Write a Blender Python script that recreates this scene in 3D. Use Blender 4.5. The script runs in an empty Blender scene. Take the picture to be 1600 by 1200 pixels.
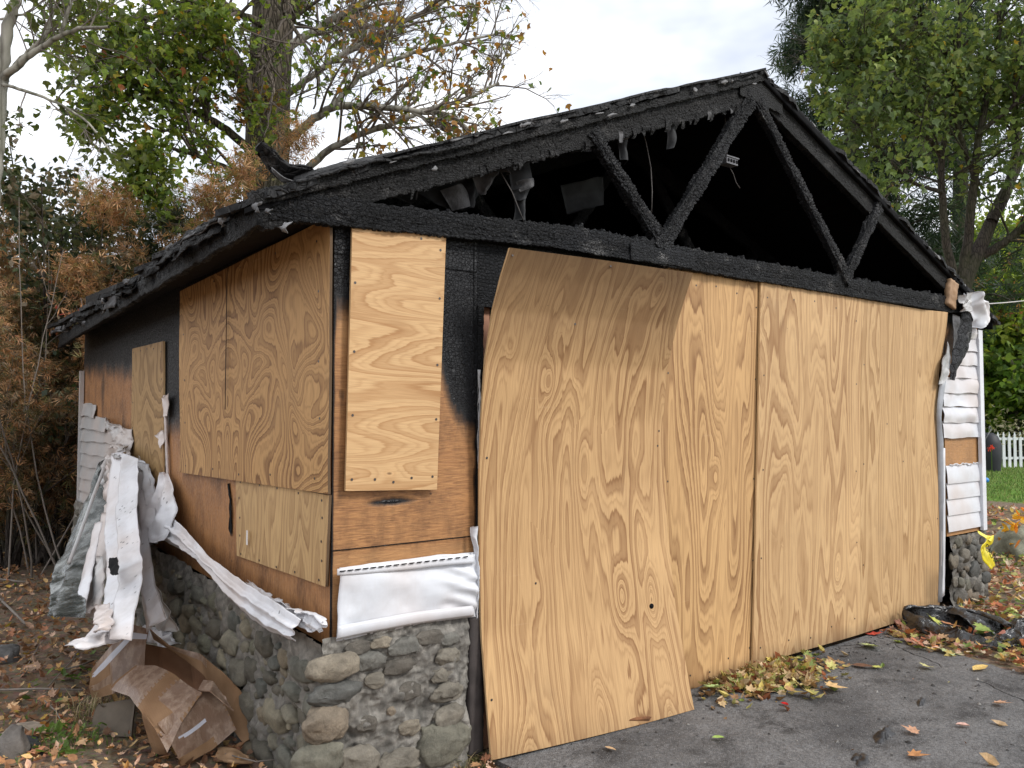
import bpy, math, random
import numpy as np
from mathutils import Vector, Matrix

SC = bpy.context.scene
COL = SC.collection
rng = np.random.default_rng(7)

# ------------------------------------------------------------------ camera
FOC, IW = 1283.0, 1600.0
HEAD = math.radians(52.132); PITCH = math.radians(2.4547)
CAM = np.array([-1.4798, -3.0929, 1.52])
cd = bpy.data.cameras.new('camera'); cam = bpy.data.objects.new('camera', cd); COL.objects.link(cam)
cam.location = CAM; cam.rotation_euler = (math.pi/2+PITCH, 0, HEAD-math.pi/2)
cd.sensor_width = 36; cd.lens = 36*FOC/IW; cd.clip_start = 0.05; cd.clip_end = 2000
SC.camera = cam
SC.render.resolution_x = 1024; SC.render.resolution_y = 768

# ------------------------------------------------------------------ light
SUN_EL, SUN_AZ = math.radians(42), math.radians(-62)      # azimuth of the sun, from +X towards +Y
w = bpy.data.worlds.new('World'); SC.world = w; w.use_nodes = True
nt = w.node_tree; nt.nodes.clear()
out = nt.nodes.new('ShaderNodeOutputWorld'); bg = nt.nodes.new('ShaderNodeBackground')
sky = nt.nodes.new('ShaderNodeTexSky'); sky.sky_type = 'NISHITA'; sky.sun_disc = False
sky.sun_elevation = SUN_EL; sky.sun_rotation = math.pi/2 - SUN_AZ
sky.air_density = 1.0; sky.dust_density = 2.0
tc = nt.nodes.new('ShaderNodeTexCoord')
mp = nt.nodes.new('ShaderNodeMapping'); mp.inputs['Scale'].default_value = (1, 1, 2.2); mp.inputs['Location'].default_value = (0.35, 0.2, 0.1)
n1 = nt.nodes.new('ShaderNodeTexNoise'); n1.inputs['Scale'].default_value = 2.1; n1.inputs['Detail'].default_value = 5; n1.inputs['Roughness'].default_value = .55
n2 = nt.nodes.new('ShaderNodeTexNoise'); n2.inputs['Scale'].default_value = 1.3; n2.inputs['Detail'].default_value = 6
cr = nt.nodes.new('ShaderNodeValToRGB')                    # cloud brightness: lit white to grey-blue undersides
cr.color_ramp.elements[0].position = .40; cr.color_ramp.elements[0].color = (6.7, 7.1, 7.9, 1)
cr.color_ramp.elements[1].position = .57; cr.color_ramp.elements[1].color = (11.5, 11.6, 11.8, 1)
cov = nt.nodes.new('ShaderNodeValToRGB')                   # thin spots of blue
cov.color_ramp.elements[0].position = .30; cov.color_ramp.elements[0].color = (.55, .55, .55, 1)
cov.color_ramp.elements[1].position = .46; cov.color_ramp.elements[1].color = (1, 1, 1, 1)
mx = nt.nodes.new('ShaderNodeMix'); mx.data_type = 'RGBA'
L = nt.links.new
L(tc.outputs['Generated'], mp.inputs[0]); L(mp.outputs[0], n1.inputs['Vector']); L(mp.outputs[0], n2.inputs['Vector'])
L(n1.outputs['Fac'], cr.inputs[0]); L(n2.outputs['Fac'], cov.inputs[0])
L(cov.outputs[0], mx.inputs[0]); L(sky.outputs[0], mx.inputs[6]); L(cr.outputs[0], mx.inputs[7])
L(mx.outputs[2], bg.inputs[0]); bg.inputs[1].default_value = 0.11
L(bg.outputs[0], out.inputs[0])

sd = bpy.data.lights.new('sun', 'SUN'); sun = bpy.data.objects.new('sun', sd); COL.objects.link(sun)
sd.energy = 1.9; sd.angle = math.radians(12); sd.color = (1, .965, .92)
dv = Vector((math.cos(SUN_EL)*math.cos(SUN_AZ), math.cos(SUN_EL)*math.sin(SUN_AZ), math.sin(SUN_EL)))
sun.rotation_euler = dv.to_track_quat('Z', 'Y').to_euler()
vs = SC.view_settings; vs.view_transform = 'Standard'; vs.look = 'None'; vs.gamma = 1; vs.use_curve_mapping = False
vs.exposure = 0.43
SC.render.engine = 'CYCLES'
SC.cycles.max_bounces = 6; SC.cycles.transparent_max_bounces = 12

# ------------------------------------------------------------------ measuring helpers
_r = np.array([math.sin(HEAD), -math.cos(HEAD), 0]); _f = np.array([math.cos(HEAD), math.sin(HEAD), 0]); _u = np.array([0, 0, 1.])
_F = _f*math.cos(PITCH)+_u*math.sin(PITCH); _U = -_f*math.sin(PITCH)+_u*math.cos(PITCH)
def ray(u, v): return _F + _r*(u-800)/FOC + _U*(600-v)/FOC
def P(u, v, ax, c):                      # survey point of the photo on the plane axis=c (metres)
    d = ray(u, v); return CAM + d*(c-CAM[ax])/d[ax]
def PF(u, v, y=0.0): return P(u, v, 1, y)
def PL(u, v, x=0.0): return P(u, v, 0, x)
def PG(u, v, z=0.0): return P(u, v, 2, z)
def PD(u, v, dep):
    d = ray(u, v); return CAM + d*dep/(d@_f)

# ------------------------------------------------------------------ numpy noise
def _h(i, j, k, s=0):
    n = (i.astype(np.int64)*374761393 + j.astype(np.int64)*668265263 + k.astype(np.int64)*2147483647 + s*1274126177) & 0xffffffff
    n = ((n ^ (n >> 13))*1274126177) & 0xffffffff
    n = ((n ^ (n >> 16))*2246822519) & 0xffffffff
    return ((n ^ (n >> 15)) & 0xffffff)/float(0xffffff)
def vn(p, s=0):
    p = np.asarray(p, float); i = np.floor(p).astype(np.int64); f = p-i; f = f*f*(3-2*f); r = 0
    for a in (0, 1):
        for b in (0, 1):
            for c in (0, 1):
                wgt = (f[..., 0] if a else 1-f[..., 0])*(f[..., 1] if b else 1-f[..., 1])*(f[..., 2] if c else 1-f[..., 2])
                r = r + wgt*_h(i[..., 0]+a, i[..., 1]+b, i[..., 2]+c, s)
    return r*2-1
def fbm(p, o=4, s=0, g=.5):
    p = np.asarray(p, float); r = 0; a = 1; t = 0
    for k in range(o): r = r+a*vn(p*(2**k)+k*17.3, s+k); t += a; a *= g
    return r/t
def sstep(a, b, x): t = np.clip((x-a)/(b-a), 0, 1); return t*t*(3-2*t)
def nrm(v): v = np.asarray(v, float); return v/max(1e-9, np.linalg.norm(v))

# ------------------------------------------------------------------ mesh helpers
def mesh(name, V, Fc, mat, parent=None, col=None, uv=None, smooth=True, mi=None, kind=None):
    me = bpy.data.meshes.new(name)
    V = np.asarray(V, np.float32)
    if isinstance(Fc, np.ndarray):
        n, k = Fc.shape
        me.vertices.add(len(V)); me.vertices.foreach_set('co', V.ravel())
        me.loops.add(n*k); me.loops.foreach_set('vertex_index', Fc.astype(np.int32).ravel())
        me.polygons.add(n); me.polygons.foreach_set('loop_start', np.arange(0, n*k, k, dtype=np.int32))
        me.polygons.foreach_set('loop_total', np.full(n, k, np.int32)); me.update(calc_edges=True)
    else:
        me.from_pydata(V.tolist(), [], [list(map(int, f)) for f in Fc])
    for m in (mat if isinstance(mat, (list, tuple)) else [mat]): me.materials.append(m)
    if mi is not None: me.polygons.foreach_set('material_index', np.asarray(mi, np.int32))
    me.polygons.foreach_set('use_smooth', np.full(len(me.polygons), bool(smooth)))
    if col is not None:
        col = np.asarray(col, np.float32)
        if col.ndim == 1: col = np.stack([col]*3, -1)
        c4 = np.ones((len(V), 4), np.float32); c4[:, :3] = col
        a = me.color_attributes.new('Col', 'FLOAT_COLOR', 'POINT'); a.data.foreach_set('color', c4.ravel())
    if uv is not None:
        li = np.zeros(len(me.loops), np.int32); me.loops.foreach_get('vertex_index', li)
        l = me.uv_layers.new(name='UVMap'); l.data.foreach_set('uv', np.asarray(uv, np.float32)[li].ravel())
    me.update(); me.validate()
    o = bpy.data.objects.new(name, me); COL.objects.link(o)
    if parent is not None: o.parent = parent
    if kind: o['kind'] = kind
    return o
def tag(o, label=None, cat=None, group=None, kind=None):
    if label: o['label'] = label
    if cat: o['category'] = cat
    if group: o['group'] = group
    if kind: o['kind'] = kind
    return o
def empty(name, label=None, cat=None, group=None):
    o = bpy.data.objects.new(name, None); COL.objects.link(o); o.empty_display_size = .1
    return tag(o, label, cat, group)

def grid_faces(n, m, off=0, flip=False):     # n rows x m cols of vertices
    i = np.arange(n-1)[:, None]*m+np.arange(m-1)[None]; i = i.ravel()+off
    f = np.stack([i, i+1, i+m+1, i+m], -1)
    return f[:, ::-1] if flip else f
class MB:                                    # collects pieces, builds ONE mesh
    def __init__(s): s.V = []; s.F = []; s.C = []; s.M = []; s.n = 0
    def add(s, V, F, c=(.5, .5, .5), m=0):
        V = np.asarray(V, float); s.V.append(V)
        c = np.asarray(c, float)
        s.C.append(np.broadcast_to(c, (len(V), 3)) if c.ndim == 1 else c)
        for f in F: s.F.append([int(a)+s.n for a in f]); s.M.append(m)
        s.n += len(V); return s
    def box(s, lo, hi, c=(.5, .5, .5), m=0, R=None, o=None):
        x0, y0, z0 = lo; x1, y1, z1 = hi
        V = np.array([[x0,y0,z0],[x1,y0,z0],[x1,y1,z0],[x0,y1,z0],[x0,y0,z1],[x1,y0,z1],[x1,y1,z1],[x0,y1,z1]], float)
        if R is not None: V = V@np.asarray(R).T
        if o is not None: V = V+o
        return s.add(V, [(0,3,2,1),(4,5,6,7),(0,1,5,4),(1,2,6,5),(2,3,7,6),(3,0,4,7)], c, m)
    def tube(s, pts, rad, n=6, c=(.5, .5, .5), m=0, cap=True):
        V, F = tube_geo(pts, rad, n, cap); return s.add(V, F, c, m)
    def build(s, name, mat, parent=None, smooth=False, uv=None, kind=None):
        return mesh(name, np.concatenate(s.V), s.F, mat, parent, col=np.concatenate(s.C), smooth=smooth, mi=s.M, uv=uv, kind=kind)
def build_each(mb, name, mat, parent=None, smooth=False):
    """every added piece becomes a part of its own"""
    off = 0; k = 0; out = []
    for V, C_ in zip(mb.V, mb.C):
        n = len(V); F = []; mi = []
        while k < len(mb.F) and min(mb.F[k]) < off+n: F.append([q-off for q in mb.F[k]]); mi.append(mb.M[k]); k += 1
        c = V.mean(0); o = mesh(name, V-c, F, mat, parent, col=C_, smooth=smooth, mi=mi); o.location = c; out.append(o); off += n
    return out
def tube_geo(pts, rad, n=6, cap=True):
    pts = np.asarray(pts, float); k = len(pts); rad = np.broadcast_to(np.asarray(rad, float), (k,))
    T = np.gradient(pts, axis=0); T /= np.linalg.norm(T, axis=1)[:, None]+1e-9
    ref = np.array([0, 0, 1.]) if abs(T[0][2]) < .9 else np.array([1., 0, 0])
    A = np.cross(T, ref); A /= np.linalg.norm(A, axis=1)[:, None]+1e-9; B = np.cross(T, A)
    th = np.arange(n)*2*math.pi/n
    V = pts[:, None]+rad[:, None, None]*(A[:, None]*np.cos(th)[None, :, None]+B[:, None]*np.sin(th)[None, :, None])
    V = V.reshape(-1, 3); F = []
    for i in range(k-1):
        for j in range(n):
            a = i*n+j; b = i*n+(j+1) % n; F.append((a, b, b+n, a+n))
    if cap: F.append(tuple(range(n-1, -1, -1))); F.append(tuple(range((k-1)*n, k*n)))
    return V, F
def box_obj(name, lo, hi, mat, parent=None): return MB().box(lo, hi).build(name, mat, parent)

def slab(name, fn, nu, nv, thick, mat, parent=None, uvs=(1, 1), edge_mat=1, col=None, nrmv=None):
    """fn(a,b)->points (a,b arrays 0..1) front surface; thickness pushed along -normal. UV in metres."""
    a, b = np.meshgrid(np.linspace(0, 1, nu), np.linspace(0, 1, nv)); a = a.ravel(); b = b.ravel()
    Fp = fn(a, b); n = np.asarray(nrmv, float)
    Bp = Fp-n*thick
    V = np.concatenate([Fp, Bp]); N = nu*nv
    f1 = grid_faces(nv, nu); f2 = grid_faces(nv, nu, N, True)
    rim = [j for j in range(nu)]+[nu*(i+1)-1 for i in range(1, nv)]+[N-1-j for j in range(1, nu)]+[nu*i for i in range(nv-2, 0, -1)]
    r = np.array(rim); r2 = np.roll(r, -1)
    f3 = np.stack([r, r+N, r2+N, r2], -1)
    rim_n = len(f3)
    Fc = np.concatenate([f1, f2, f3])
    d = np.cross(V[f1[0][1]]-V[f1[0][0]], V[f1[0][3]]-V[f1[0][0]])
    if d@n < 0: Fc = Fc[:, ::-1].copy()
    mi = np.concatenate([np.zeros(len(f1)), np.zeros(len(f2)), np.full(len(f3), edge_mat)]); sm_ = np.concatenate([np.ones(len(f1)+len(f2), bool), np.zeros(len(f3), bool)])
    uv = np.stack([a*uvs[0], b*uvs[1]], -1); uv = np.concatenate([uv, uv])
    c = None
    if col is not None: c = col(a, b); c = np.concatenate([c, c])
    o = mesh(name, V, Fc, mat, parent, uv=uv, mi=mi, col=c, smooth=False)
    o.data.polygons.foreach_set('use_smooth', sm_) if len(o.data.polygons) == len(sm_) else None
    ev = np.zeros(len(o.data.edges)*2, np.int32); o.data.edges.foreach_get('vertices', ev); ev = ev.reshape(-1, 2)
    isr = np.zeros(len(V), bool); isr[r] = True; isr[r+N] = True
    nxt = {(int(a_), int(b_)) for a_, b_ in zip(r, r2)} | {(int(b_), int(a_)) for a_, b_ in zip(r, r2)}
    shp = np.array([(int(p), int(q)) in nxt or (int(p)-N, int(q)-N) in nxt for p, q in ev]); o.data.edges.foreach_set('use_edge_sharp', shp); o.data.update()
    return o

def loft(name, A, B, nlen, nw, mat, parent=None, bulge=.0, crump=.01, cf=12, thick=.003, seed=0, outn=(-1, 0, 0), col=None, fold=0, foldn=3, ridge=0., ridges=(.35, .7), sharp=False):
    """crumpled sheet between two 3D edge polylines A and B"""
    def res(Pn):
        Pn = np.asarray(Pn, float); t = np.linspace(0, 1, len(Pn)); q = np.linspace(0, 1, nlen)
        o = np.stack([np.interp(q, t, Pn[:, k]) for k in range(3)], -1)
        k = 1 if sharp else max(1, nlen//(len(Pn)*2+2))*2+1
        if k > 1:
            ker = np.ones(k)/k; pad = np.pad(o, ((k//2, k//2), (0, 0)), mode='edge')
            o2 = np.stack([np.convolve(pad[:, j], ker, 'valid') for j in range(3)], -1); o2[0] = o[0]; o2[-1] = o[-1]; o = o2
        return o
    a = res(A); b = res(B); t = np.linspace(0, 1, nw)[None, :, None]
    G = a[:, None]*(1-t)+b[:, None]*t
    n = np.asarray(outn, float)
    G = G+n*(bulge*np.sin(math.pi*t))
    if fold:
        q = np.linspace(0, 1, nlen)[:, None]
        G = G+n*(fold*np.sin(t[..., 0]*foldn*math.pi*2+3*vn(np.stack([q*3+seed, q*0, q*0], -1), seed)+seed))[..., None]
    if ridge:
        tt_ = t[..., 0]*np.ones((nlen, 1)); pr = sum((sstep(c_-.04, c_, tt_)-sstep(c_, c_+.30, tt_)) for c_ in ridges)
        G = G+n*(ridge*pr)[..., None]
    Q = G.reshape(-1, 3)
    d = np.stack([fbm(Q*cf+j*31.7, 3, seed+j) for j in range(3)], -1)*crump
    env = .35+.65*np.clip(np.sin(math.pi*np.clip(np.broadcast_to(t[..., 0], (nlen, nw)).ravel(), .05, .95))*1.5, 0, 1)
    Q = Q+d*env[:, None]+n*(np.abs(fbm(Q*cf*.6+9, 2, seed+5))*crump)[:, None]
    Fc = grid_faces(nlen, nw); N = len(Q)
    # thickness
    Qg = Q.reshape(nlen, nw, 3); du = np.gradient(Qg, axis=1); dv = np.gradient(Qg, axis=0)
    nn = np.cross(du, dv).reshape(-1, 3); nn /= np.linalg.norm(nn, axis=1)[:, None]+1e-9
    if (nn@n).mean() < 0: nn = -nn; Fc = Fc[:, ::-1].copy()
    V = np.concatenate([Q, Q-nn*thick])
    rim = np.array([j for j in range(nw)]+[nw*(i+1)-1 for i in range(1, nlen)]+[N-1-j for j in range(1, nw)]+[nw*i for i in range(nlen-2, 0, -1)])
    r2 = np.roll(rim, -1)
    Fa = np.concatenate([Fc, Fc[:, ::-1]+N, np.stack([rim, rim+N, r2+N, r2], -1)])
    c = None
    if col is not None: c = col(V)
    return mesh(name, V, Fa, mat, parent, smooth=True, col=c)

def rough_beam(name, p0, p1, w, h, mat, parent=None, up=(0, 1, 0), res=.012, amp=.008, rag=0.0, seed=0, taper=None, cell=None):
    """burnt timber: rounded box swept from p0 to p1; w across (in plane), h along `up` (depth)"""
    p0 = np.asarray(p0, float); p1 = np.asarray(p1, float); T = nrm(p1-p0); Lh = np.linalg.norm(p1-p0)
    D = nrm(np.asarray(up, float)-T*(np.asarray(up, float)@T)); W = np.cross(D, T)
    k = max(4, int(Lh/res)); nw = max(3, int(w/res)); nh = max(2, int(h/res))
    per = [(-.5+i/nw, -.5) for i in range(nw)]+[(.5, -.5+i/nh) for i in range(nh)]+[(.5-i/nw, .5) for i in range(nw)]+[(-.5, .5-i/nh) for i in range(nh)]
    per = np.array(per); n = len(per)
    s = np.linspace(0, 1, k)
    ww = w*(np.interp(s, *taper) if taper else 1)*np.ones(k)
    X = per[None, :, 0]*ww[:, None]; Y = np.broadcast_to(per[None, :, 1]*h, X.shape)
    base = p0+s[:, None]*(p1-p0)
    V = base[:, None]+X[..., None]*W+Y[..., None]*D
    cen = np.broadcast_to(base[:, None], V.shape)
    V = V.reshape(-1, 3); dr = (V-cen.reshape(-1, 3)); dn = dr/(np.linalg.norm(dr, axis=1)[:, None]+1e-9)
    q = V*38
    if cell:       # alligatored blocks: every cell its own height, split by real cracks
        Ss = np.broadcast_to((s*Lh)[:, None], X.shape).ravel(); pl_ = np.concatenate([[0], np.cumsum(np.hypot(np.diff(per[:, 0])*w, np.diff(per[:, 1])*h))]); Pp = np.broadcast_to(pl_[None], X.shape).ravel()
        wb = np.stack([Ss*18, Pp*18, Ss*0+seed], -1); cs = Ss/cell+.55*vn(wb, seed+21); cp_ = Pp/(cell*.85)+.45*vn(wb+9, seed+22)
        row = np.floor(cp_); cs = cs+.5*_h(row.astype(np.int64), row.astype(np.int64)*0, row.astype(np.int64)*0, seed); col_ = np.floor(cs)
        hh_ = _h(row.astype(np.int64), col_.astype(np.int64), row.astype(np.int64)*0, seed+2); ed = np.minimum(np.minimum(cs-col_, 1-cs+col_), np.minimum(cp_-row, 1-cp_+row))
        cellsd = (hh_-.5)*1.0-1.6*sstep(.22, .0, ed)
    blk = vn(q+seed, seed); fine = fbm(V*90+seed, 2, seed+3)
    disp = (np.sign(blk)*np.abs(blk)**.5*.6+fine*.5+fbm(V*9+seed, 2, seed+8)*.9)*amp
    if cell: disp = cellsd*amp*.75+fbm(V*9+seed, 2, seed+8)*amp*.9+fbm(V*120+seed, 2, seed+3)*amp*.25
    if rag: # ragged upper edge
        top = sstep(.3, .5, np.broadcast_to(per[None, :, 0], X.shape).ravel()*(1 if W[2] > 0 else -1))
        rg = np.abs(vn(V*np.array([45, 1, 1])+seed, seed+11))**2*rag
        V = V+np.array([0, 0, 1])*(top*rg)[:, None]
    V = V+dn*disp[:, None]
    F = []
    i = np.arange(k-1)[:, None]; j = np.arange(n)[None]
    F = np.stack([(i*n+j), (i*n+(j+1) % n), ((i+1)*n+(j+1) % n), ((i+1)*n+j)], -1).reshape(-1, 4)
    V = np.concatenate([V, [p0, p1]]); N = k*n
    e0 = np.stack([np.full(n, N), (np.arange(n)+1) % n, np.arange(n), np.full(n, N)], -1)
    F = F.tolist()+[[N, (a+1) % n, a] for a in range(n)]+[[N+1, (k-1)*n+a, (k-1)*n+(a+1) % n] for a in range(n)]
    return mesh(name, V, F, mat, parent, smooth=True)
# ------------------------------------------------------------------ materials
class NB:
    def __init__(s, name):
        s.m = bpy.data.materials.new(name); s.m.use_nodes = True; s.t = s.m.node_tree; s.t.nodes.clear()
        s.o = s.t.nodes.new('ShaderNodeOutputMaterial'); s.p = s.t.nodes.new('ShaderNodeBsdfPrincipled')
        s.t.links.new(s.p.outputs[0], s.o.inputs[0])
    def n(s, ty, **k):
        x = s.t.nodes.new('ShaderNode'+ty)
        for a, b in k.items():
            if a in ('op',): x.operation = b
            elif a[0] == '_': setattr(x, a[1:], b)
            else:
                key = int(a[1:]) if a[0] == 'i' and a[1:].isdigit() else a.replace('_', ' ')
                if isinstance(b, bpy.types.NodeSocket): s.t.links.new(b, x.inputs[key])
                else: x.inputs[key].default_value = b
        return x
    def link(s, a, b): s.t.links.new(a, b)
    def math(s, op, a, b=0.0, c=0.0, clamp=False):
        x = s.t.nodes.new('ShaderNodeMath'); x.operation = op; x.use_clamp = clamp
        for i, q in enumerate((a, b, c)):
            if isinstance(q, bpy.types.NodeSocket): s.t.links.new(q, x.inputs[i])
            else: x.inputs[i].default_value = q
        return x.outputs[0]
    def noise(s, vec, scale, detail=3, rough=.5, dist=0):
        x = s.n('TexNoise', Vector=vec, Scale=scale, Detail=detail, Roughness=rough, Distortion=dist); return x.outputs['Fac']
    def vor(s, vec, scale, feat='F1', out='Distance', rand=1.0):
        x = s.t.nodes.new('ShaderNodeTexVoronoi'); x.feature = feat; s.t.links.new(vec, x.inputs['Vector']); x.inputs['Scale'].default_value = scale
        x.inputs['Randomness'].default_value = rand
        return x.outputs[out]
    def map(s, vec, sc=(1, 1, 1), loc=(0, 0, 0), rot=(0, 0, 0)):
        return s.n('Mapping', Vector=vec, Scale=sc, Location=loc, Rotation=rot).outputs[0]
    def ramp(s, fac, els, interp='LINEAR'):
        x = s.t.nodes.new('ShaderNodeValToRGB'); s.t.links.new(fac, x.inputs[0]); r = x.color_ramp; r.interpolation = interp
        while len(r.elements) < len(els): r.elements.new(.5)
        for e, (p, c) in zip(r.elements, els):
            e.position = p; e.color = (c, c, c, 1) if not isinstance(c, (tuple, list)) else (*c[:3], 1)
        return x.outputs[0]
    def mix(s, f, a, b, mode='MIX'):
        x = s.t.nodes.new('ShaderNodeMix'); x.data_type = 'RGBA'; x.blend_type = mode
        for i, q in ((0, f), (6, a), (7, b)):
            if isinstance(q, bpy.types.NodeSocket): s.t.links.new(q, x.inputs[i])
            else: x.inputs[i].default_value = (*q[:3], 1) if isinstance(q, (tuple, list)) else q
        return x.outputs[2]
    def set(s, **k):
        for a, b in k.items():
            key = {'color': 'Base Color', 'rough': 'Roughness', 'spec': 'Specular IOR Level', 'metal': 'Metallic', 'alpha': 'Alpha', 'trans': 'Transmission Weight', 'normal': 'Normal', 'sub': 'Subsurface Weight', 'coat': 'Coat Weight', 'sheen': 'Sheen Weight'}[a]
            if isinstance(b, bpy.types.NodeSocket): s.t.links.new(b, s.p.inputs[key])
            else: s.p.inputs[key].default_value = (*b[:3], 1) if isinstance(b, (tuple, list)) else b
        return s
    def bump(s, h, strength=.5, dist=.01, prev=None):
        x = s.n('Bump', Height=h, Strength=strength, Distance=dist)
        if prev is not None: s.link(prev, x.inputs['Normal'])
        return x.outputs[0]
    def obj(s): return s.n('TexCoord').outputs['Object']
    def uv(s): return s.n('TexCoord').outputs['UV']
    def vc(s):
        x = s.t.nodes.new('ShaderNodeAttribute'); x.attribute_name = 'Col'; return x.outputs['Color']

def m_plain(name, color, rough=.6, nz=.25, sc=20, bump=.2, bd=.003, **k):
    b = NB(name); v = b.obj(); n = b.noise(v, sc, 5, .6); n2 = b.noise(v, sc*.15, 3)
    f = b.math('ADD', b.math('MULTIPLY', n, .6), b.math('MULTIPLY', n2, .4))
    c = b.mix(b.ramp(f, [(.3, 0.), (.7, 1.)]), tuple(q*(1-nz) for q in color), tuple(min(1, q*(1+nz*.6)) for q in color))
    b.set(color=c, rough=rough, normal=b.bump(n, bump, bd), **k); return b.m
def m_vcol(name, rough=.7, nz=.3, sc=25, bump=.3, bd=.004, **k):
    b = NB(name); v = b.obj(); n = b.noise(v, sc, 9, .78)
    c = b.mix(1.0, b.vc(), b.ramp(n, [(.25, 1-nz), (.75, 1+nz*.5)]), 'MULTIPLY')
    b.set(color=c, rough=rough, normal=b.bump(n, bump, bd), **k); return b.m

def m_plywood(name, seed, light=(.62, .40, .19), dark=(.40, .22, .09), sx=2.6, sy=.55, rings=7, horiz=False, soot_shade=None, mirror=None, knots=.5, soft=.5, dist=.0, kn=1.6, dirt=0.0, rowk=None, contrast=.68):
    """rotary-cut fir plywood: contour bands of a stretched field, knots that pull the grain, feathered latewood; UV in metres, grain along v"""
    b = NB(name); uv = b.uv()
    if mirror is not None:
        sx_ = b.n('SeparateXYZ', Vector=uv); mm = b.math('ABSOLUTE', b.math('SUBTRACT', sx_.outputs[0], mirror))
        uv2 = b.n('CombineXYZ', X=mm, Y=sx_.outputs[1]).outputs[0]
    else: uv2 = uv
    if horiz: uv2 = b.map(uv2, rot=(0, 0, math.pi/2))
    g = b.map(uv2, sc=(sx, sy, 1), loc=(seed*3.17, seed*1.71, seed*.37))
    fld = b.noise(g, 1.0, 1.3, .4, dist)
    wob = b.noise(b.map(uv2, sc=(12, 1.3, 1), loc=(seed, 0, 3)), 1.0, 3, .55)
    kx, ky = rowk or (kn*2.2, kn*1.0)
    kv = b.map(uv2, sc=(kx, ky, 1), loc=(seed*1.9+.3, seed*.77, 0))
    kd = b.vor(kv, 1.0, 'F1', rand=.45 if rowk else 1.0); kcol = b.n('SeparateColor', Color=b.vor(kv, 1.0, 'F1', 'Color', rand=.45 if rowk else 1.0)).outputs[0]
    kon = b.ramp(kcol, [(.25, .25), (.4, 1.)])
    kr = b.math('MULTIPLY', b.ramp(kd, [(0., 1.), (.07, .72), (.18, .34), (.42, 0.)], 'B_SPLINE'), kon)
    f = b.math('ADD', fld, b.math('MULTIPLY', wob, .06)); f = b.math('ADD', f, b.math('MULTIPLY', kr, .22*knots))
    fib = b.noise(b.map(uv2, sc=(95, 1.5, 1), loc=(seed, 0, 0)), 1.0, 6, .72)
    fib2 = b.noise(b.map(uv2, sc=(240, 6, 1), loc=(seed, 2, 0)), 1.0, 3, .6)
    q = b.math('MULTIPLY', f, rings*1.65)
    q = b.math('ADD', q, b.math('MULTIPLY', b.math('SUBTRACT', fib, .5), .42))
    broad = b.ramp(b.math('FRACT', q), [(.0, .95), (.03, .30), (.06, .0), (.48, .0), (.60, .42), (.72, .80), (.95, 1.)])
    thin = b.ramp(b.math('FRACT', b.math('MULTIPLY', q, 3.0)), [(.0, .8), (.12, 0.), (.6, .1), (.9, 1.)])
    region = b.ramp(b.noise(b.map(uv2, sc=(2.6, .6, 1), loc=(seed*2., 5, 1)), 1.0, 3, .5), [(.36, .40), (.58, 1.1)])
    band = b.math('ADD', b.math('MULTIPLY', b.math('MULTIPLY', broad, region), contrast), b.math('MULTIPLY', thin, .34), clamp=True)
    c = b.mix(band, light, dark)
    c = b.mix(b.ramp(fib2, [(.35, .28), (.6, 0.)]), c, tuple(q_*.62 for q_ in dark))
    big = b.noise(b.map(uv2, sc=(1.1, .8, 1), loc=(seed, seed, 0)), 1.0, 4, .55)
    c = b.mix(b.ramp(big, [(.32, .16), (.6, 0.)]), c, tuple(q_*.85 for q_ in dark))
    c = b.mix(b.ramp(big, [(.55, 0.), (.75, .35)]), c, tuple(min(1, q_*1.18) for q_ in light))
    core = b.math('MULTIPLY', b.ramp(kd, [(.0, 1.), (.018, .9), (.034, 0.)]), b.ramp(kcol, [(.66, 0.), (.70, .85)]))
    halo = b.math('MULTIPLY', b.ramp(kd, [(.02, .5), (.08, 0.)]), kon)
    c = b.mix(halo, c, tuple(min(1, q_*1.25) for q_ in light)); c = b.mix(core, c, (.07, .028, .010))
    pd = b.vor(uv2, 4.5, 'F1'); c = b.mix(b.ramp(pd, [(.010, .85), (.017, 0.)]), c, (.07, .04, .02))
    scf = b.noise(b.map(uv, sc=(2, 30, 1)), 1.0, 2, .5); c = b.mix(b.ramp(scf, [(.70, 0.), (.76, .10)]), c, (.70, .52, .34))
    vv = b.n('SeparateXYZ', Vector=uv).outputs[1]
    sn = b.noise(b.map(uv, sc=(5, 2.2, 1)), 1.0, 5, .6)
    sm = b.noise(b.map(uv, sc=(1.7, 1.2, 1), loc=(seed*5., 1, 0)), 1.0, 7, .7)     # handling grime and smoke smears
    c = b.mix(b.ramp(sm, [(.60, 0.), (.80, .30)]), c, (.16, .11, .07))
    if soot_shade is not None:  # brown tint towards the top: soot stain with shade painted into it
        s0, s1, st = soot_shade
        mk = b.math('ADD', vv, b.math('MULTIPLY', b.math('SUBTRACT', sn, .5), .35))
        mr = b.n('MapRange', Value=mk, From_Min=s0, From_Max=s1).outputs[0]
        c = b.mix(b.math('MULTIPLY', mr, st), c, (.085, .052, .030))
    if dirt:
        mr = b.n('MapRange', Value=b.math('ADD', vv, b.math('MULTIPLY', b.math('SUBTRACT', sn, .5), .22)), From_Min=.10, From_Max=-.04).outputs[0]
        c = b.mix(b.math('MULTIPLY', mr, dirt), c, (.06, .04, .025))
    b.set(color=c, rough=.62, spec=.3, normal=b.bump(b.math('ADD', b.math('MULTIPLY', fib2, .6), b.math('MULTIPLY', band, -.4)), .3, .0015)); return b.m

def m_plyedge():
    b = NB('ply_edge'); v = b.obj(); n = b.noise(b.map(v, sc=(60, 60, 9)), 1., 3)
    b.set(color=b.mix(n, (.42, .26, .12), (.62, .44, .24)), rough=.8); return b.m

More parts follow.
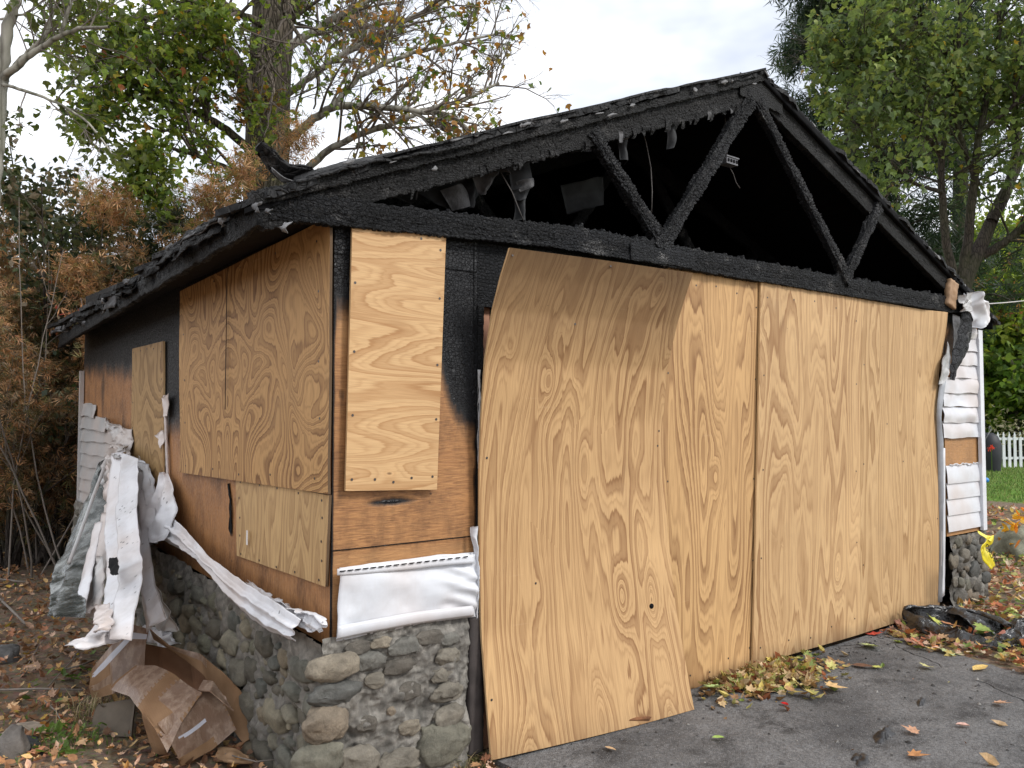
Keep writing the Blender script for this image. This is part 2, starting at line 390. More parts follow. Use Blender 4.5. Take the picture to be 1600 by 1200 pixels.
def m_char(name, sc=30, base=(.006, .0065, .008), hi=(.028, .030, .034), stretch=(1, 1, 1), bumpd=.012, ash=.0, rough=(.45, .8), wet=.28, rot=(0, 0, 0)):
    """alligatored charcoal: cells split by cracks"""
    b = NB(name); v = b.map(b.obj(), sc=stretch, rot=rot)
    wv = b.n('VectorMath', _operation='ADD', i0=v, i1=b.n('VectorMath', _operation='SCALE', i0=b.n('TexNoise', Vector=v, Scale=9., Detail=2.).outputs['Color'], Scale=.05).outputs[0]).outputs[0]
    e1 = b.vor(wv, sc, 'DISTANCE_TO_EDGE', rand=.6); e2 = b.vor(wv, sc*2.7, 'DISTANCE_TO_EDGE', rand=.8)
    h = b.math('ADD', b.ramp(e1, [(0., 0.), (.06, .75), (.3, 1.)]), b.math('MULTIPLY', b.ramp(e2, [(0., 0.), (.10, 1.)]), .3))
    n = b.noise(v, sc*3, 4, .7); big = b.noise(v, 2.3, 4, .6)
    h2 = b.math('ADD', h, b.math('MULTIPLY', n, .22))
    tone = b.math('MULTIPLY', b.math('MULTIPLY', b.ramp(b.math('MULTIPLY', h, .66), [(.25, 0.), (.6, .5), (1., 1.)]), b.ramp(big, [(.35, .15), (.65, 1.)])), b.ramp(n, [(.35, .2), (.65, 1.)]))
    c = b.mix(tone, base, hi)
    if ash:
        a = b.math('MULTIPLY', b.ramp(b.noise(v, 5, 6, .75), [(.56, 0.), (.66, 1.)]), b.ramp(n, [(.45, 0.), (.6, 1.)]))
        c = b.mix(b.math('MULTIPLY', a, ash), c, (.32, .31, .30))
    b.set(color=c, rough=b.n('MapRange', Value=n, From_Min=.3, From_Max=.7, To_Min=rough[0], To_Max=rough[1]).outputs[0], spec=wet, normal=b.bump(h2, 1.0, bumpd)); return b.m

def m_burnwood(name, grain='x', sc=1.0, woodc=(.45, .225, .088), wood2=(.31, .145, .058)):
    """board sheathing whose burn is stored per vertex in Col.r (1 = charcoal); Col.g = pale scorch-free wood"""
    b = NB(name); v = b.obj(); col = b.n('SeparateColor', Color=b.vc())
    burn = col.outputs[0]
    st = {'x': (1.2, 1.2, 16), 'z': (14, 14, 1.0)}[grain]
    g = b.map(v, sc=st); f = b.noise(g, 1.3*sc, 3, .5, .6); ph = b.math('FRACT', b.math('MULTIPLY', f, 9.0))
    fine = b.noise(b.map(v, sc=tuple(q*14 for q in st)), 1., 3, .6)
    band = b.ramp(ph, [(0., .3), (.1, 0.), (.6, .3), (.95, 1.)])
    c = b.mix(band, woodc, wood2); c = b.mix(b.ramp(fine, [(.35, .5), (.6, 0.)]), c, tuple(q*.35 for q in wood2))
    blot = b.noise(b.map(v, sc=(1, 1, .6)), 6, 7, .72); c = b.mix(b.ramp(blot, [(.44, 0.), (.70, .70)]), c, (.06, .026, .014)); blo2 = b.noise(b.map(v, sc=(1, 1, 2.)), 3, 5, .6, .5); c = b.mix(b.ramp(blo2, [(.48, 0.), (.7, .5)]), c, (.42, .20, .075))
    c = b.mix(b.math('MULTIPLY', col.outputs[1], .65), c, (.52, .30, .13))
    bn = b.math('ADD', burn, b.math('MULTIPLY', b.math('SUBTRACT', b.noise(b.map(v, sc=(1, 1, .5)), 7, 6, .7), .5), .75))
    bm = b.ramp(bn, [(.36, 0.), (.60, .75), (.74, 1.)])
    e1 = b.vor(b.map(v, sc=(1, 1, 1.2)), 60, 'DISTANCE_TO_EDGE', rand=.8); hc = b.ramp(e1, [(0., 0.), (.1, 1.)])
    full = b.ramp(bn, [(.75, 0.), (1., 1.)])
    cc = b.mix(b.math('MULTIPLY', hc, b.noise(v, 3, 3)), (.0015, .0017, .0024), (.010, .011, .014))
    pk = b.vor(v, 7, 'F1'); c = b.mix(b.ramp(pk, [(.03, .8), (.06, 0.)]), c, (.03, .015, .01))
    c = b.mix(bm, c, cc)
    h = b.math('ADD', b.math('MULTIPLY', b.math('MULTIPLY', hc, full), 1.0), b.math('MULTIPLY', fine, .25))
    h = b.math('ADD', h, b.math('MULTIPLY', bm, -.5))
    b.set(color=c, rough=b.n('MapRange', Value=b.noise(v, 60, 3), From_Min=.3, From_Max=.7, To_Min=.4, To_Max=.7).outputs[0], spec=.4, normal=b.bump(h, .9, .006)); return b.m

def m_vinyl(name, col=(.80, .81, .83), soot_shade=.4, sc=1.0, fleck=.0, rough=.38, low=.5):
    b = NB(name); v = b.obj(); n = b.noise(v, 4*sc, 6, .65); n2 = b.noise(b.map(v, sc=(3, 3, .8)), 14*sc, 4, .6); n3 = b.noise(v, 2.0, 2, .5)
    c = b.mix(b.ramp(n, [(.45, 0.), (.85, soot_shade)]), col, (.22, .20, .18))
    c = b.mix(b.ramp(n2, [(.55, 0.), (.9, soot_shade*.5)]), c, (.45, .38, .33))
    c = b.mix(b.ramp(n3, [(.42, 0.), (.62, .5)]), c, (.60, .50, .45))
    if fleck:
        d = b.vor(b.map(v, sc=(1, 1, .6)), 26, 'F1'); s2 = b.noise(v, 5, 3)
        fm = b.math('MULTIPLY', b.ramp(d, [(.14, 1.), (.2, 0.)]), b.ramp(s2, [(.54, 0.), (.60, 1.)]))
        c = b.mix(b.math('MULTIPLY', fm, fleck), c, (.015, .014, .014))
    grain = b.noise(b.map(v, sc=(6, 6, 90)), 1., 3)
    b.set(color=c, rough=rough, spec=.45, normal=b.bump(b.math('ADD', b.math('MULTIPLY', grain, .15), n), .3, .006)); return b.m

def m_bark(name, a=(.10, .075, .055), c2=(.20, .17, .14), sc=9, bd=.03):
    b = NB(name); v = b.map(b.obj(), sc=(1, 1, .22)); e = b.vor(v, sc, 'DISTANCE_TO_EDGE'); n = b.noise(v, sc*2.5, 5, .7); big = b.noise(b.obj(), 1.3, 3)
    h = b.math('ADD', b.ramp(e, [(0., 0.), (.2, 1.)]), b.math('MULTIPLY', n, .6))
    c = b.mix(b.ramp(h, [(.2, 0.), (1.2, 1.)]), tuple(q*.45 for q in a), c2); c = b.mix(b.ramp(big, [(.4, 0.), (.7, .35)]), c, (.10, .12, .05))
    b.set(color=c, rough=.9, spec=.2, normal=b.bump(h, .9, bd)); return b.m
def m_leaf(name, tr=.35, rough=.5, spec=.3):
    b = NB(name); col = b.vc(); v = b.obj(); n = b.noise(v, 60, 2)
    c = b.mix(1.0, col, b.ramp(n, [(.3, .75), (.7, 1.2)]), 'MULTIPLY')
    b.set(color=c, rough=rough, spec=spec)
    t = b.n('BsdfTranslucent', Color=b.mix(1.0, c, (1.25, 1.2, .8), 'MULTIPLY')).outputs[0]
    ms = b.t.nodes.new('ShaderNodeMixShader'); ms.inputs[0].default_value = tr
    b.link(b.p.outputs[0], ms.inputs[1]); b.link(t, ms.inputs[2]); b.link(ms.outputs[0], b.o.inputs[0]); return b.m

M = {}
M['edge'] = m_plyedge(); M['edged'] = m_plain('ply_edge_dark', (.10, .06, .03), .85)  # dark edge copy: shaded gap beside the side-wall boards put into its colour
M['char'] = m_char('char_block', sc=44, bumpd=.012, ash=.12, hi=(.009, .010, .012), base=(.003, .0032, .004))
M['charw'] = m_char('char_web', sc=62, bumpd=.014, ash=.95, hi=(.075, .077, .083), rough=(.30, .6), stretch=(1, 1, .8))
M['charr'] = m_char('char_rake', sc=52, bumpd=.010, ash=.3, hi=(.010, .0098, .0098), base=(.002, .002, .0024), stretch=(1, 1, 1.3), wet=.4)
M['charh'] = m_char('char_header', sc=50, bumpd=.014, ash=.7, hi=(.024, .027, .034), base=(.003, .0033, .004), stretch=(.75, 1, 1.25))
M['soot_shade'] = m_plain('soot_black', (.0035, .0035, .0045), .85, .5, 6, .4, .01, spec=.15)
M['roof'] = m_char('charred_shingle', sc=9, bumpd=.01, ash=.35, hi=(.011, .0115, .013), base=(.004, .004, .0045), rough=(.5, .85), wet=.35)
M['ashskin'] = m_plain('ash_skin', (.20, .20, .205), .7, .85, 45, .9, .01)
M['felt'] = m_plain('scorched_felt', (.035, .037, .040), .7, .75, 9, .6, .012, spec=.3)
M['feltp'] = m_plain('pale_scorched_felt', (.09, .09, .094), .75, .85, 22, .8, .012)
M['sheath'] = m_burnwood('board_sheathing', 'x')
M['sheathv'] = m_burnwood('panel_sheathing', 'z', woodc=(.46, .225, .09), wood2=(.32, .145, .058))
M['vinyl'] = m_vinyl('vinyl_white', col=(.62, .64, .68), soot_shade=.45)
M['vinylg'] = m_vinyl('vinyl_grey', col=(.46, .46, .46), soot_shade=.6)
M['vinylm'] = m_vinyl('vinyl_melted', col=(.68, .68, .71), soot_shade=.7, fleck=.7)
M['vinylp'] = m_vinyl('vinyl_pinkish', col=(.62, .55, .52), soot_shade=.35, fleck=.3)
M['trim'] = m_plain('trim_white', (.66, .68, .72), .45, .12, 10, .1, .002)
M['trimg'] = m_plain('trim_grey', (.34, .36, .39), .45, .3, 10, .2, .002)
M['foil'] = m_plain('foil_drip', (.42, .42, .42), .4, .6, 22, .6, .006)
M['stud'] = m_plain('new_lumber', (.58, .30, .19), .7, .15, 18, .15, .002)
M['oldwood'] = m_plain('grey_jamb', (.055, .045, .042), .8, .6, 14, .6, .006)
M['pale'] = m_plain('scorched_pale_wood', (.36, .22, .12), .7, .45, 9, .4, .004)
M['metal'] = m_plain('box_metal', (.16, .16, .17), .45, .5, 30, .4, .003, metal=.3)
M['wire'] = m_plain('wire', (.10, .09, .085), .6, .4, 30, .2, .001)
M['nail'] = m_plain('nail', (.10, .09, .085), .4, .3, 60, .1, .001, metal=.8)
M['stone'] = m_vcol('fieldstone', .78, .62, 18, 1., .016)
M['leaf'] = m_leaf('leaf_green', .48)
M['leafd'] = m_leaf('leaf_fallen', .12, .6, .25)
M['bark'] = m_bark('bark_big', (.07, .055, .042), (.15, .125, .10), 22, .02)
M['barkp'] = m_bark('bark_pale', (.26, .24, .20), (.40, .38, .33), 7, .008)
M['barkd'] = m_bark('bark_dark', (.035, .03, .026), (.07, .058, .05), 26, .008)
M['twig'] = m_plain('twig', (.20, .17, .145), .85, .35, 20, .2, .002)
M['twigd'] = m_plain('twig_dark', (.10, .08, .065), .85, .35, 20, .2, .002)
# ------------------------------------------------------------------ the garage
XR = 5.985
G = empty('burnt_garage', 'fire-gutted single-storey garage with charred open gable, stone base and torn siding', 'garage')
WL = 5.05
def zbase(y): return .60+.035*y
def panel(name, o, du, dv, nu, nv, thick, nrm_, mat, burn, pale=None, wav=.002, parent=G, seed=0):
    o, du, dv = (np.asarray(q, float) for q in (o, du, dv)); n = np.asarray(nrm_, float)
    def fn(a, b):
        Pn = o+a[:, None]*du+b[:, None]*dv
        return Pn+n*(fbm(Pn*3+seed, 2, seed)*wav)[:, None]
    def col(a, b):
        Pn = o+a[:, None]*du+b[:, None]*dv; bb = burn(Pn)
        pp = pale(Pn) if pale else bb*0
        return np.stack([bb, pp, bb*0], -1)
    return slab(name, fn, nu, nv, thick, [mat, mat], parent, col=col, nrmv=n)
# left wall, outer face x=0
def burn_left(p):
    y, z = p[:, 1], p[:, 2]
    zb = np.interp(y, [0, 1.2, 2.1, 2.35, 2.6, 3.3, 4.4, 5.1], [2.0, 2.0, 1.5, 1.45, 1.75, 1.86, 1.93, 1.97])
    b = sstep(zb-.28, zb+.22, z)
    b = np.maximum(b, .62*np.exp(-((y-4.25)/.10)**2)*sstep(1.2, 1.7, z)); b = np.maximum(b, .75*np.exp(-((y-3.55)/.05)**2-((z-1.45)/.16)**2))
    b = np.maximum(b, .4*sstep(1.02, 1.18, z)*(y < 1.2)); b = np.maximum(b, .85*np.exp(-((y-1.22)/.012)**2)*sstep(.85, .9, z)*(z < 1.25))
    return b
panel('wall_sheathing', (0, .012, .60), (0, WL-.012, .17), (0, 0, 1.85), 90, 60, .02, (-1, 0, 0), M['sheathv'], burn_left)
def burn_front(p):
    x, z = p[:, 0], p[:, 2]
    zb = np.interp(x, [0, .09, .45, .55, .62, .72], [1.95, 1.93, 1.9, 1.62, 1.52, 1.42])
    b = sstep(zb-.25, zb+.22, z)
    b = np.maximum(b, .95*np.exp(-((x-.27)/.14)**2-((z-1.17)/.022)**2)); b = np.maximum(b, .8*sstep(.69, .72, x+.01*vn(p*12)))
    b = np.maximum(b, .55*np.exp(-((x-.04)/.03)**2-((z-1.62)/.05)**2)); b = np.maximum(b, .9*sstep(.014, .0, x))
    return b
def pale_front(p):
    x, z = p[:, 0], p[:, 2]
    return .75*np.exp(-((x-.045)/.03)**2)*sstep(1.7, 1.9, z)*sstep(2.0, 1.9, z)+.35*(z < .97)*sstep(.6, .8, z)
panel('front_sheathing', (.0, 0, .60), (.72, 0, 0), (0, 0, 1.76), 50, 100, .012, (0, -1, 0), M['sheath'], burn_front, pale_front)
# board joints of the front sheathing (thin dark strips along the seams)
gm = MB()
for z in (.985, 2.20): gm.box((.002, -.0035, z), (.715, -.0005, z+.004))
gm.box((.70, -.004, 1.75), (.703, -.0008, 2.34)); build_each(gm, 'board_joint', M['char'], G)
# blackened sheathing over the door opening
panel('header_sheathing', (.72, 0, 2.045), (4.62, 0, 0), (0, 0, .34), 200, 22, .02, (0, -1, 0), M['charh'], lambda p: p[:, 0]*0, wav=.006, seed=4)
# right wall pieces
def burn_right(p):
    x, z = p[:, 0], p[:, 2]
    b = sstep(1.5, 2.3, z)*.45+.5*sstep(2.2, 2.42, z); return np.maximum(b, .7*np.exp(-((x-5.37)/.03)**2)*sstep(1.3, 1.6, z))
panel('corner_sheathing', (5.34, 0, .58), (XR-5.34, 0, 0), (0, 0, 1.85), 40, 90, .02, (0, -1, 0), M['sheath'], burn_right, lambda p: .6*np.exp(-((p[:, 0]-5.47)/.02)**2)*(p[:, 2] > 2.0)+.5*(p[:, 2] < 1.6), seed=3)
w_ = MB(); w_.box((XR-.02, .0, .3), (XR, WL, 2.44)); w_.build('side_wall', M['sheath'], G)
bk = MB(); bk.add([(0.02, WL, 0), (XR-.02, WL, 0), (XR-.02, WL, 2.5), (2.86, WL, 3.59), (.02, WL, 2.5), (0.02, WL+.03, 0), (XR-.02, WL+.03, 0), (XR-.02, WL+.03, 2.5), (2.86, WL+.03, 3.59), (.02, WL+.03, 2.5)],
   [(0, 1, 2, 3, 4), (9, 8, 7, 6, 5), (0, 5, 6, 1), (1, 6, 7, 2), (2, 7, 8, 3), (3, 8, 9, 4), (4, 9, 5, 0)]); bk.build('back_wall', M['soot_shade'], G)
fl = MB(); fl.box((.1, .15, 0.02), (5.9, 5.0, .03)); fl.build('slab_floor', M['soot_shade'], G)
ln = MB(); ln.box((.026, .03, .3), (.03, WL, 2.44)); ln.box((XR-.03, .03, .3), (XR-.026, WL, 2.44)); ln.box((.03, .02, .62), (.70, .024, 2.36)); ln.box((5.36, .025, .6), (XR-.04, .03, 2.42)); build_each(ln, 'inner_lining', M['soot_shade'], G)

# ---- stone foundation: mortar sheet with real stones bedded in it
path = [(0., 5.02), (0., .02)]; 
def found_patch(name, p0, p1, nrm_, ztop, res, seed, ret=False):
    p0 = np.array(p0, float); p1 = np.array(p1, float); n = np.array([*nrm_, 0.]); Lh = np.linalg.norm(p1-p0)
    nu = int(Lh/res)+2; nv = int(.72/res)
    a, b = np.meshgrid(np.linspace(0, 1, nu), np.linspace(0, 1, nv)); a, b = a.ravel(), b.ravel()
    xy = p0+a[:, None]*(p1-p0); z = -.06+b*(ztop(xy)+.06)
    V = np.concatenate([xy, z[:, None]], 1)
    q = V*np.array([1, 1, 1.])
    d = fbm(q*7+seed, 3, seed)*.034+fbm(q*24+seed, 4, seed+4)*.020+np.abs(fbm(q*42+seed, 2, seed+6))*.016+.030*np.clip(fbm(q*11, 2, seed+9), 0, 1)
    V = V+n*d[:, None]
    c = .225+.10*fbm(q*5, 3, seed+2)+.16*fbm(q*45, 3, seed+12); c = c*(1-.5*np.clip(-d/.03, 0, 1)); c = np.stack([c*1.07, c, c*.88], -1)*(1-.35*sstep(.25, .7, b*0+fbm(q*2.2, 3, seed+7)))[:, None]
    return V, grid_faces(nv, nu), c
import itertools
def ico(sub):
    import bmesh
    bm = bmesh.new(); bmesh.ops.create_icosphere(bm, subdivisions=sub, radius=1)
    V = np.array([v.co[:] for v in bm.verts]); F = [[v.index for v in f.verts] for f in bm.faces]; bm.free(); return V, F
ICO = {k: ico(k) for k in (2, 3, 4)}
def stone_geo(c, nrm_, a, h, d, seed, sub=3, rot=0):
    V, F = ICO[sub]; V = V.copy()
    V = np.sign(V)*np.abs(V)**.82                # blockier than a ball
    V /= (np.linalg.norm(V, axis=1)**.35)[:, None]
    n3 = np.array([*nrm_, 0.]); t3 = np.cross([0, 0, 1.], n3); u3 = np.array([0, 0, 1.])
    ct, st = math.cos(rot), math.sin(rot); t_, u_ = ct*t3+st*u3, -st*t3+ct*u3
    W = V+0.36*np.stack([fbm(V*1.3+seed*7.1+k*13, 2, k) for k in range(3)], -1)+.08*np.stack([fbm(V*4+seed*3.1+k*5, 2, k+4) for k in range(3)], -1)
    return c+W[:, :1]*a*t_+W[:, 1:2]*h*u_+W[:, 2:3]*d*n3, F
FM = MB()
def add_stone(c, n, a, h, d, seed, colr, sub=3, rot=0):
    V, F = stone_geo(np.asarray(c, float), n, a, h, d, seed, sub, rot)
    cc = np.asarray(colr)[None]*np.array([1.07, 1.0, .89])*(1+.28*fbm(V*13+seed, 3, seed % 50))[:, None]*(1+.15*fbm(V*np.array([5, 5, 40])+seed, 2, 3))[:, None]
    FM.add(V, F, np.clip(cc, .01, .8))
SG = [(.20, .192, .172), (.150, .155, .152), (.25, .23, .195), (.12, .114, .105), (.17, .172, .148), (.105, .112, .115), (.22, .19, .155)]
zt_l = lambda xy: .635+.035*xy[:, 1]
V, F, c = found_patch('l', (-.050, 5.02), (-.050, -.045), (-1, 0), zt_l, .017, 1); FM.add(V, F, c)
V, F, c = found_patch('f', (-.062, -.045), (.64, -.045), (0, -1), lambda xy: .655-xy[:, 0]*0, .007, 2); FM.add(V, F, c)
# explicit stones of the front face, surveyed from the photo
front = [(522, 1043, 64, 46, 2, .05), (578, 1033, 42, 32, 1, .035), (633, 1010, 44, 28, 1, .035), (622, 1040, 44, 26, 3, .03), (525, 1083, 66, 34, 5, .045), (508, 1132, 58, 62, 6, .055), (585, 1062, 26, 26, 0, .02),
         (701, 1025, 34, 28, 0, .03), (697, 1081, 46, 28, 0, .03), (575, 1131, 26, 26, 3, .012), (690, 1160, 76, 66, 4, .05), (640, 1137, 30, 24, 2, .02), (702, 1118, 40, 34, 0, .03), (704, 998, 26, 18, 1, .02), (612, 1112, 12, 14, 6, .015),
         (560, 1012, 34, 22, 3, .02), (690, 1055, 30, 22, 0, .02), (500, 1185, 66, 50, 4, .05), (560, 1190, 60, 46, 0, .04), (625, 1190, 60, 40, 0, .035), (668, 996, 40, 22, 3, .02), (595, 1005, 30, 18, 2, .02), (640, 1080, 30, 26, 3, .02)]
for k, (u, v, wp, hp, ci, d) in enumerate(front):
    c = PF(u, v, -.060); sc_ = (c-CAM)@_f/FOC
    add_stone(c, (0, -1), wp*sc_*.5/.79, hp*sc_*.5, d*.8, k+3, SG[ci], 4)
# random bedded stones along the left wall
placed = []
R_ = random.Random(5)
def fits(y, z, a, h, k=.86):
    return all(((y-q[0])/(a+q[2]))**2+((z-q[1])/(h+q[3]))**2 > k for q in placed)
for rmin, rmax, tries in ((.07, .10, 260), (.045, .07, 2600), (.024, .042, 5000)):
    for _ in range(tries):
        y = R_.uniform(.04, 4.98); top = .56+.035*y; a = R_.uniform(rmin, rmax); h = a*R_.uniform(.48, .78); a *= 1.12; z = R_.uniform(-.02, top-h*.6)
        if rmax < .05 and y > 2.6: continue
        if fits(y, z, a, h):
            placed.append((y, z, a, h)); colr = np.array(R_.choice(SG))*R_.uniform(.75, 1.2)
            add_stone((-.048, y, z), (-1, 0), a, h, a*R_.uniform(.32, .62), len(placed)*3, colr*np.array([.98, 1.0, .93]), 3 if a > .05 and y < 3 else 2, R_.uniform(-.3, .3))
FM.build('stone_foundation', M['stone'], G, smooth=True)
FM = MB()
V, F, c = found_patch('r', (5.39, -.0), (6.02, -.0), (0, -1), lambda xy: .575+xy[:, 0]*0, .015, 5); FM.add(V, F, c*.8)
V, F, c = found_patch('r2', (6.03, -.0), (6.03, 5.0), (1, 0), lambda xy: .575+xy[:, 0]*0, .05, 5); FM.add(V, F, c*.8)
placed = []
for rmin, rmax, tries in ((.06, .09, 200), (.035, .055, 500)):
    for _ in range(tries):
        x = R_.uniform(5.42, 6.0); a = R_.uniform(rmin, rmax); h = a*R_.uniform(.6, .95); z = R_.uniform(0, .53)
        if fits(x, z, a, h): placed.append((x, z, a, h)); add_stone((x, -.008, z), (0, -1), a, h, a*.36, len(placed)*5+1, np.array(R_.choice(SG))*.75, 3, R_.uniform(-.3, .3))
FM.build('stone_foundation', M['stone'], G, smooth=True)
# jambs and studs at the opening
rough_beam('door_jamb', (.685, -.022, .02), (.685, -.022, .64), .075, .06, M['oldwood'], G, up=(0, 1, 0), res=.02, amp=.003, seed=2)
s_ = MB(); s_.box((.775, .03, .0), (.813, .068, 2.05)); s_.build('new_stud', M['stud'], G)['label'] = 'clean pinkish new stud in the dark door gap'
rough_beam('charred_jamb', (.735, .03, .0), (.735, .03, 2.05), .03, .08, M['char'], G, res=.02, amp=.004, seed=9)
# drips of melted foil down the jamb
k = 90; z = np.linspace(.05, 1.75, k); xx = .728+.006*vn(np.stack([z*9, z*0, z*0], -1)); 
loft('melted_flashing', np.stack([xx-.004-.006*np.abs(vn(np.stack([z*21, z*0, z*0+3], -1))), z*0-.008, z], -1), np.stack([xx+.004+.012*np.clip(vn(np.stack([z*7, z*0, z*0+8], -1)), 0, 1), z*0-.016, z], -1), k, 4, M['foil'], G, crump=.006, cf=40, thick=.002, outn=(0, -1, 0), seed=3)

# ---- roof
RX, RZ, PI_ = 2.86, 3.705, .392
Y0 = -.085
def sag(y): return .07+.06*sstep(.8, 2.7, y)
def xeave(y): return .14*np.clip(np.asarray(y, float)/5., 0, 1)
def roof_side(name, sgn, xe, y0, y1, lift, thick, mat, seed, rag=.03, nu=60, nv=90):
    wdt = xe-RX
    def fn(a, b):
        yy = y0+b*(y1-y0); aa = a
        ed = 1+rag*vn(np.stack([yy*6, yy*0+seed, yy*0], -1), seed)/abs(wdt)*sstep(.9, 1, a)*2
        x = RX+wdt*aa*ed+(xeave(yy)*a**4 if sgn < 0 else 0); z = RZ+lift-PI_*np.abs(x-RX)-(sag(yy)*a**3 if sgn < 0 else 0)
        z = z+.012*fbm(np.stack([x*3, yy*3, yy*0], -1), 3, seed)-(np.mod(a*24, 1))*.010
        yy2 = yy+(b < .001)*(.018*vn(np.stack([x*11, x*0, x*0+seed], -1), seed+3)+.012*vn(np.stack([x*37, x*0, x*0+seed], -1), seed+4))
        return np.stack([x, yy2, z], -1)
    return slab(name, fn, nu*(2 if rag else 1), nv, thick, [mat, mat], G, nrmv=(PI_*sgn*.93, 0, .93) if False else (0, 0, 1.))
roof_side('roof_deck', -1, -.33, Y0+.03, WL+.04, -.035, .02, M['soot_shade'], 1)
roof_side('roof_deck', 1, 6.22, Y0+.03, WL+.10, -.035, .02, M['soot_shade'], 2)
roof_side('shingle_layer', -1, -.36, Y0, WL+.05, .0, .028, M['roof'], 3, rag=.05)
roof_side('shingle_layer', 1, 6.26, Y0, WL+.12, .0, .028, M['roof'], 4, rag=.02)
# second, torn shingle layer along the left rake (it has slid and curled)
def torn(a, b):
    x = -.15+a*2.99; yy = Y0-.012+b*.5+.02*vn(np.stack([x*9, x*0, x*0], -1), 6)*(b < .01)
    z = RZ+.002-PI_*np.abs(x-RX)-.07*np.clip((RX-x)/3.33, 0, 1)**3+.006*np.abs(vn(np.stack([x*2.1, yy*2, x*0], -1), 7))+.004*fbm(np.stack([x*9, yy*9, x*0], -1), 2, 8)*sstep(.3, 0, b)
    return np.stack([x, yy, z], -1)
slab('torn_shingle', torn, 160, 12, .012, [M['roof'], M['roof']], G, nrmv=(0, 0, 1.))
ak = MB()
for i in range(30):      # flakes of white ash skin stuck along both rakes and the eave
    t = R_.random(); side = R_.random()
    if side < .62: x = R_.uniform(-.2, 2.9); o = np.array([x, Y0-.012, RZ-.03-PI_*abs(x-RX)-R_.choice([0, .0, .06, .12])*R_.random()])
    else: x = R_.uniform(3.0, 6.0); o = np.array([x, Y0-.012, RZ-.035-PI_*abs(x-RX)])
    l = R_.uniform(.008, .04); h = R_.uniform(.003, .011); n = 9
    dx = np.array([1, 0, -PI_*np.sign(x-RX)]); dx /= np.linalg.norm(dx)
    ring = [o+dx*l*math.cos(q)*R_.uniform(.6, 1.2)+np.array([0, -R_.uniform(0, .006), 1])*h*math.sin(q)*R_.uniform(.1, 1.9) for q in np.arange(n)*2*math.pi/n]
    ring2 = [q+np.array([0, .004, 0]) for q in ring]
    ak.add(ring+ring2, [tuple(range(n)), tuple(range(2*n-1, n-1, -1))]+[(j, j+n, (j+1) % n+n, (j+1) % n) for j in range(n)])
build_each(ak, 'ash_flake', M['ashskin'], G, True)
# front truss: rafters, bottom chord and webs, all burnt
YF = -.025
def pt(u, v, y=YF): return PF(u, v, y)
rough_beam('rafter', (-.34, YF, 2.315), (2.88, YF, 3.595), .155, .05, M['charr'], G, up=(0, 1, 0), res=.007, amp=.0065, seed=11, cell=.019)
rough_beam('rafter', (2.84, YF+.003, 3.59), (6.00, YF+.003, 2.37), .14, .05, M['charr'], G, up=(0, 1, 0), res=.009, amp=.0055, seed=12, cell=.019)
rough_beam('rake_board', (-.36, Y0+.022, 2.350), (2.87, Y0+.022, 3.662), .05, .03, M['charr'], G, up=(0, 1, 0), res=.010, amp=.006, seed=13, cell=.02)
rough_beam('rake_board', (2.85, Y0+.024, 3.662), (6.17, Y0+.024, 2.375), .05, .03, M['soot_shade'], G, up=(0, 1, 0), res=.02, amp=.004, seed=14)
rough_beam('bottom_chord', (-.30, YF-.004, 2.345), (1.2, YF-.004, 2.425), .115, .05, M['charh'], G, res=.0065, amp=.0065, rag=.02, seed=15, cell=.027)
rough_beam('bottom_chord', (1.15, YF-.006, 2.425), (5.62, YF-.006, 2.445), .125, .05, M['charh'], G, res=.0075, amp=.0065, rag=.035, seed=16, cell=.023)
for (a, b, w0, sd) in (((922, 205), (1040, 392), .105, 1), ((1172, 155), (1028, 392), .115, 2), ((1182, 160), (1325, 440), .10, 3), ((1372, 322), (1318, 440), .10, 4)):
    rough_beam('truss_web', pt(*a, YF-.006-.004*sd), pt(*b, YF-.006-.004*sd), w0*.86, .05, M['charw'], G, res=.006, amp=.011, seed=20+sd, cell=.018, taper=([0, .1, .5, .9, 1], [1.1, .9, .82, .95, 1.25]))
gp = MB(); 
for u, v in ((1035, 392), (1322, 440)):
    o = pt(u, v, YF-.045); 
rough_beam('gusset', pt(985, 393, YF-.034), pt(1085, 408, YF-.034), .085, .006, M['charh'], G, res=.012, amp=.006, seed=31)
rough_beam('gusset', (2.64, YF-.034, 3.565), (3.08, YF-.034, 3.545), .14, .006, M['charr'], G, res=.014, amp=.008, seed=32)
rough_beam('scorched_truss_heel', pt(1488, 440, -.06), pt(1484, 480, -.06), .13, .04, M['pale'], G, res=.014, amp=.010, seed=33)['label'] = 'pale scorched wood at the right end of the truss'
# inner trusses, dim in the dark
for yy, sd in ((1.15, 1), (2.35, 2), (3.6, 3)):
    rough_beam('inner_chord', (.05, yy, 2.42), (5.95, yy, 2.42), .10, .045, M['char'], G, res=.05, amp=.008, seed=40+sd)
    for x0, x1 in ((2.86, .05), (2.86, 5.95)): rough_beam('inner_rafter', (x0, yy, 3.57), (x1, yy, 2.46), .12, .045, M['char'], G, res=.06, amp=.008, seed=50+sd)
    for (x0, z0, x1, z1) in ((1.45, 3.0, 2.0, 2.45), (2.9, 3.55, 2.05, 2.45), (3.05, 3.55, 3.95, 2.45), (4.5, 3.0, 4.0, 2.45)):
        rough_beam('inner_web', (x0, yy, z0), (x1, yy, z1), .08, .04, M['charw' if sd == 1 else 'char'], G, res=.03, amp=.008, seed=60+sd)
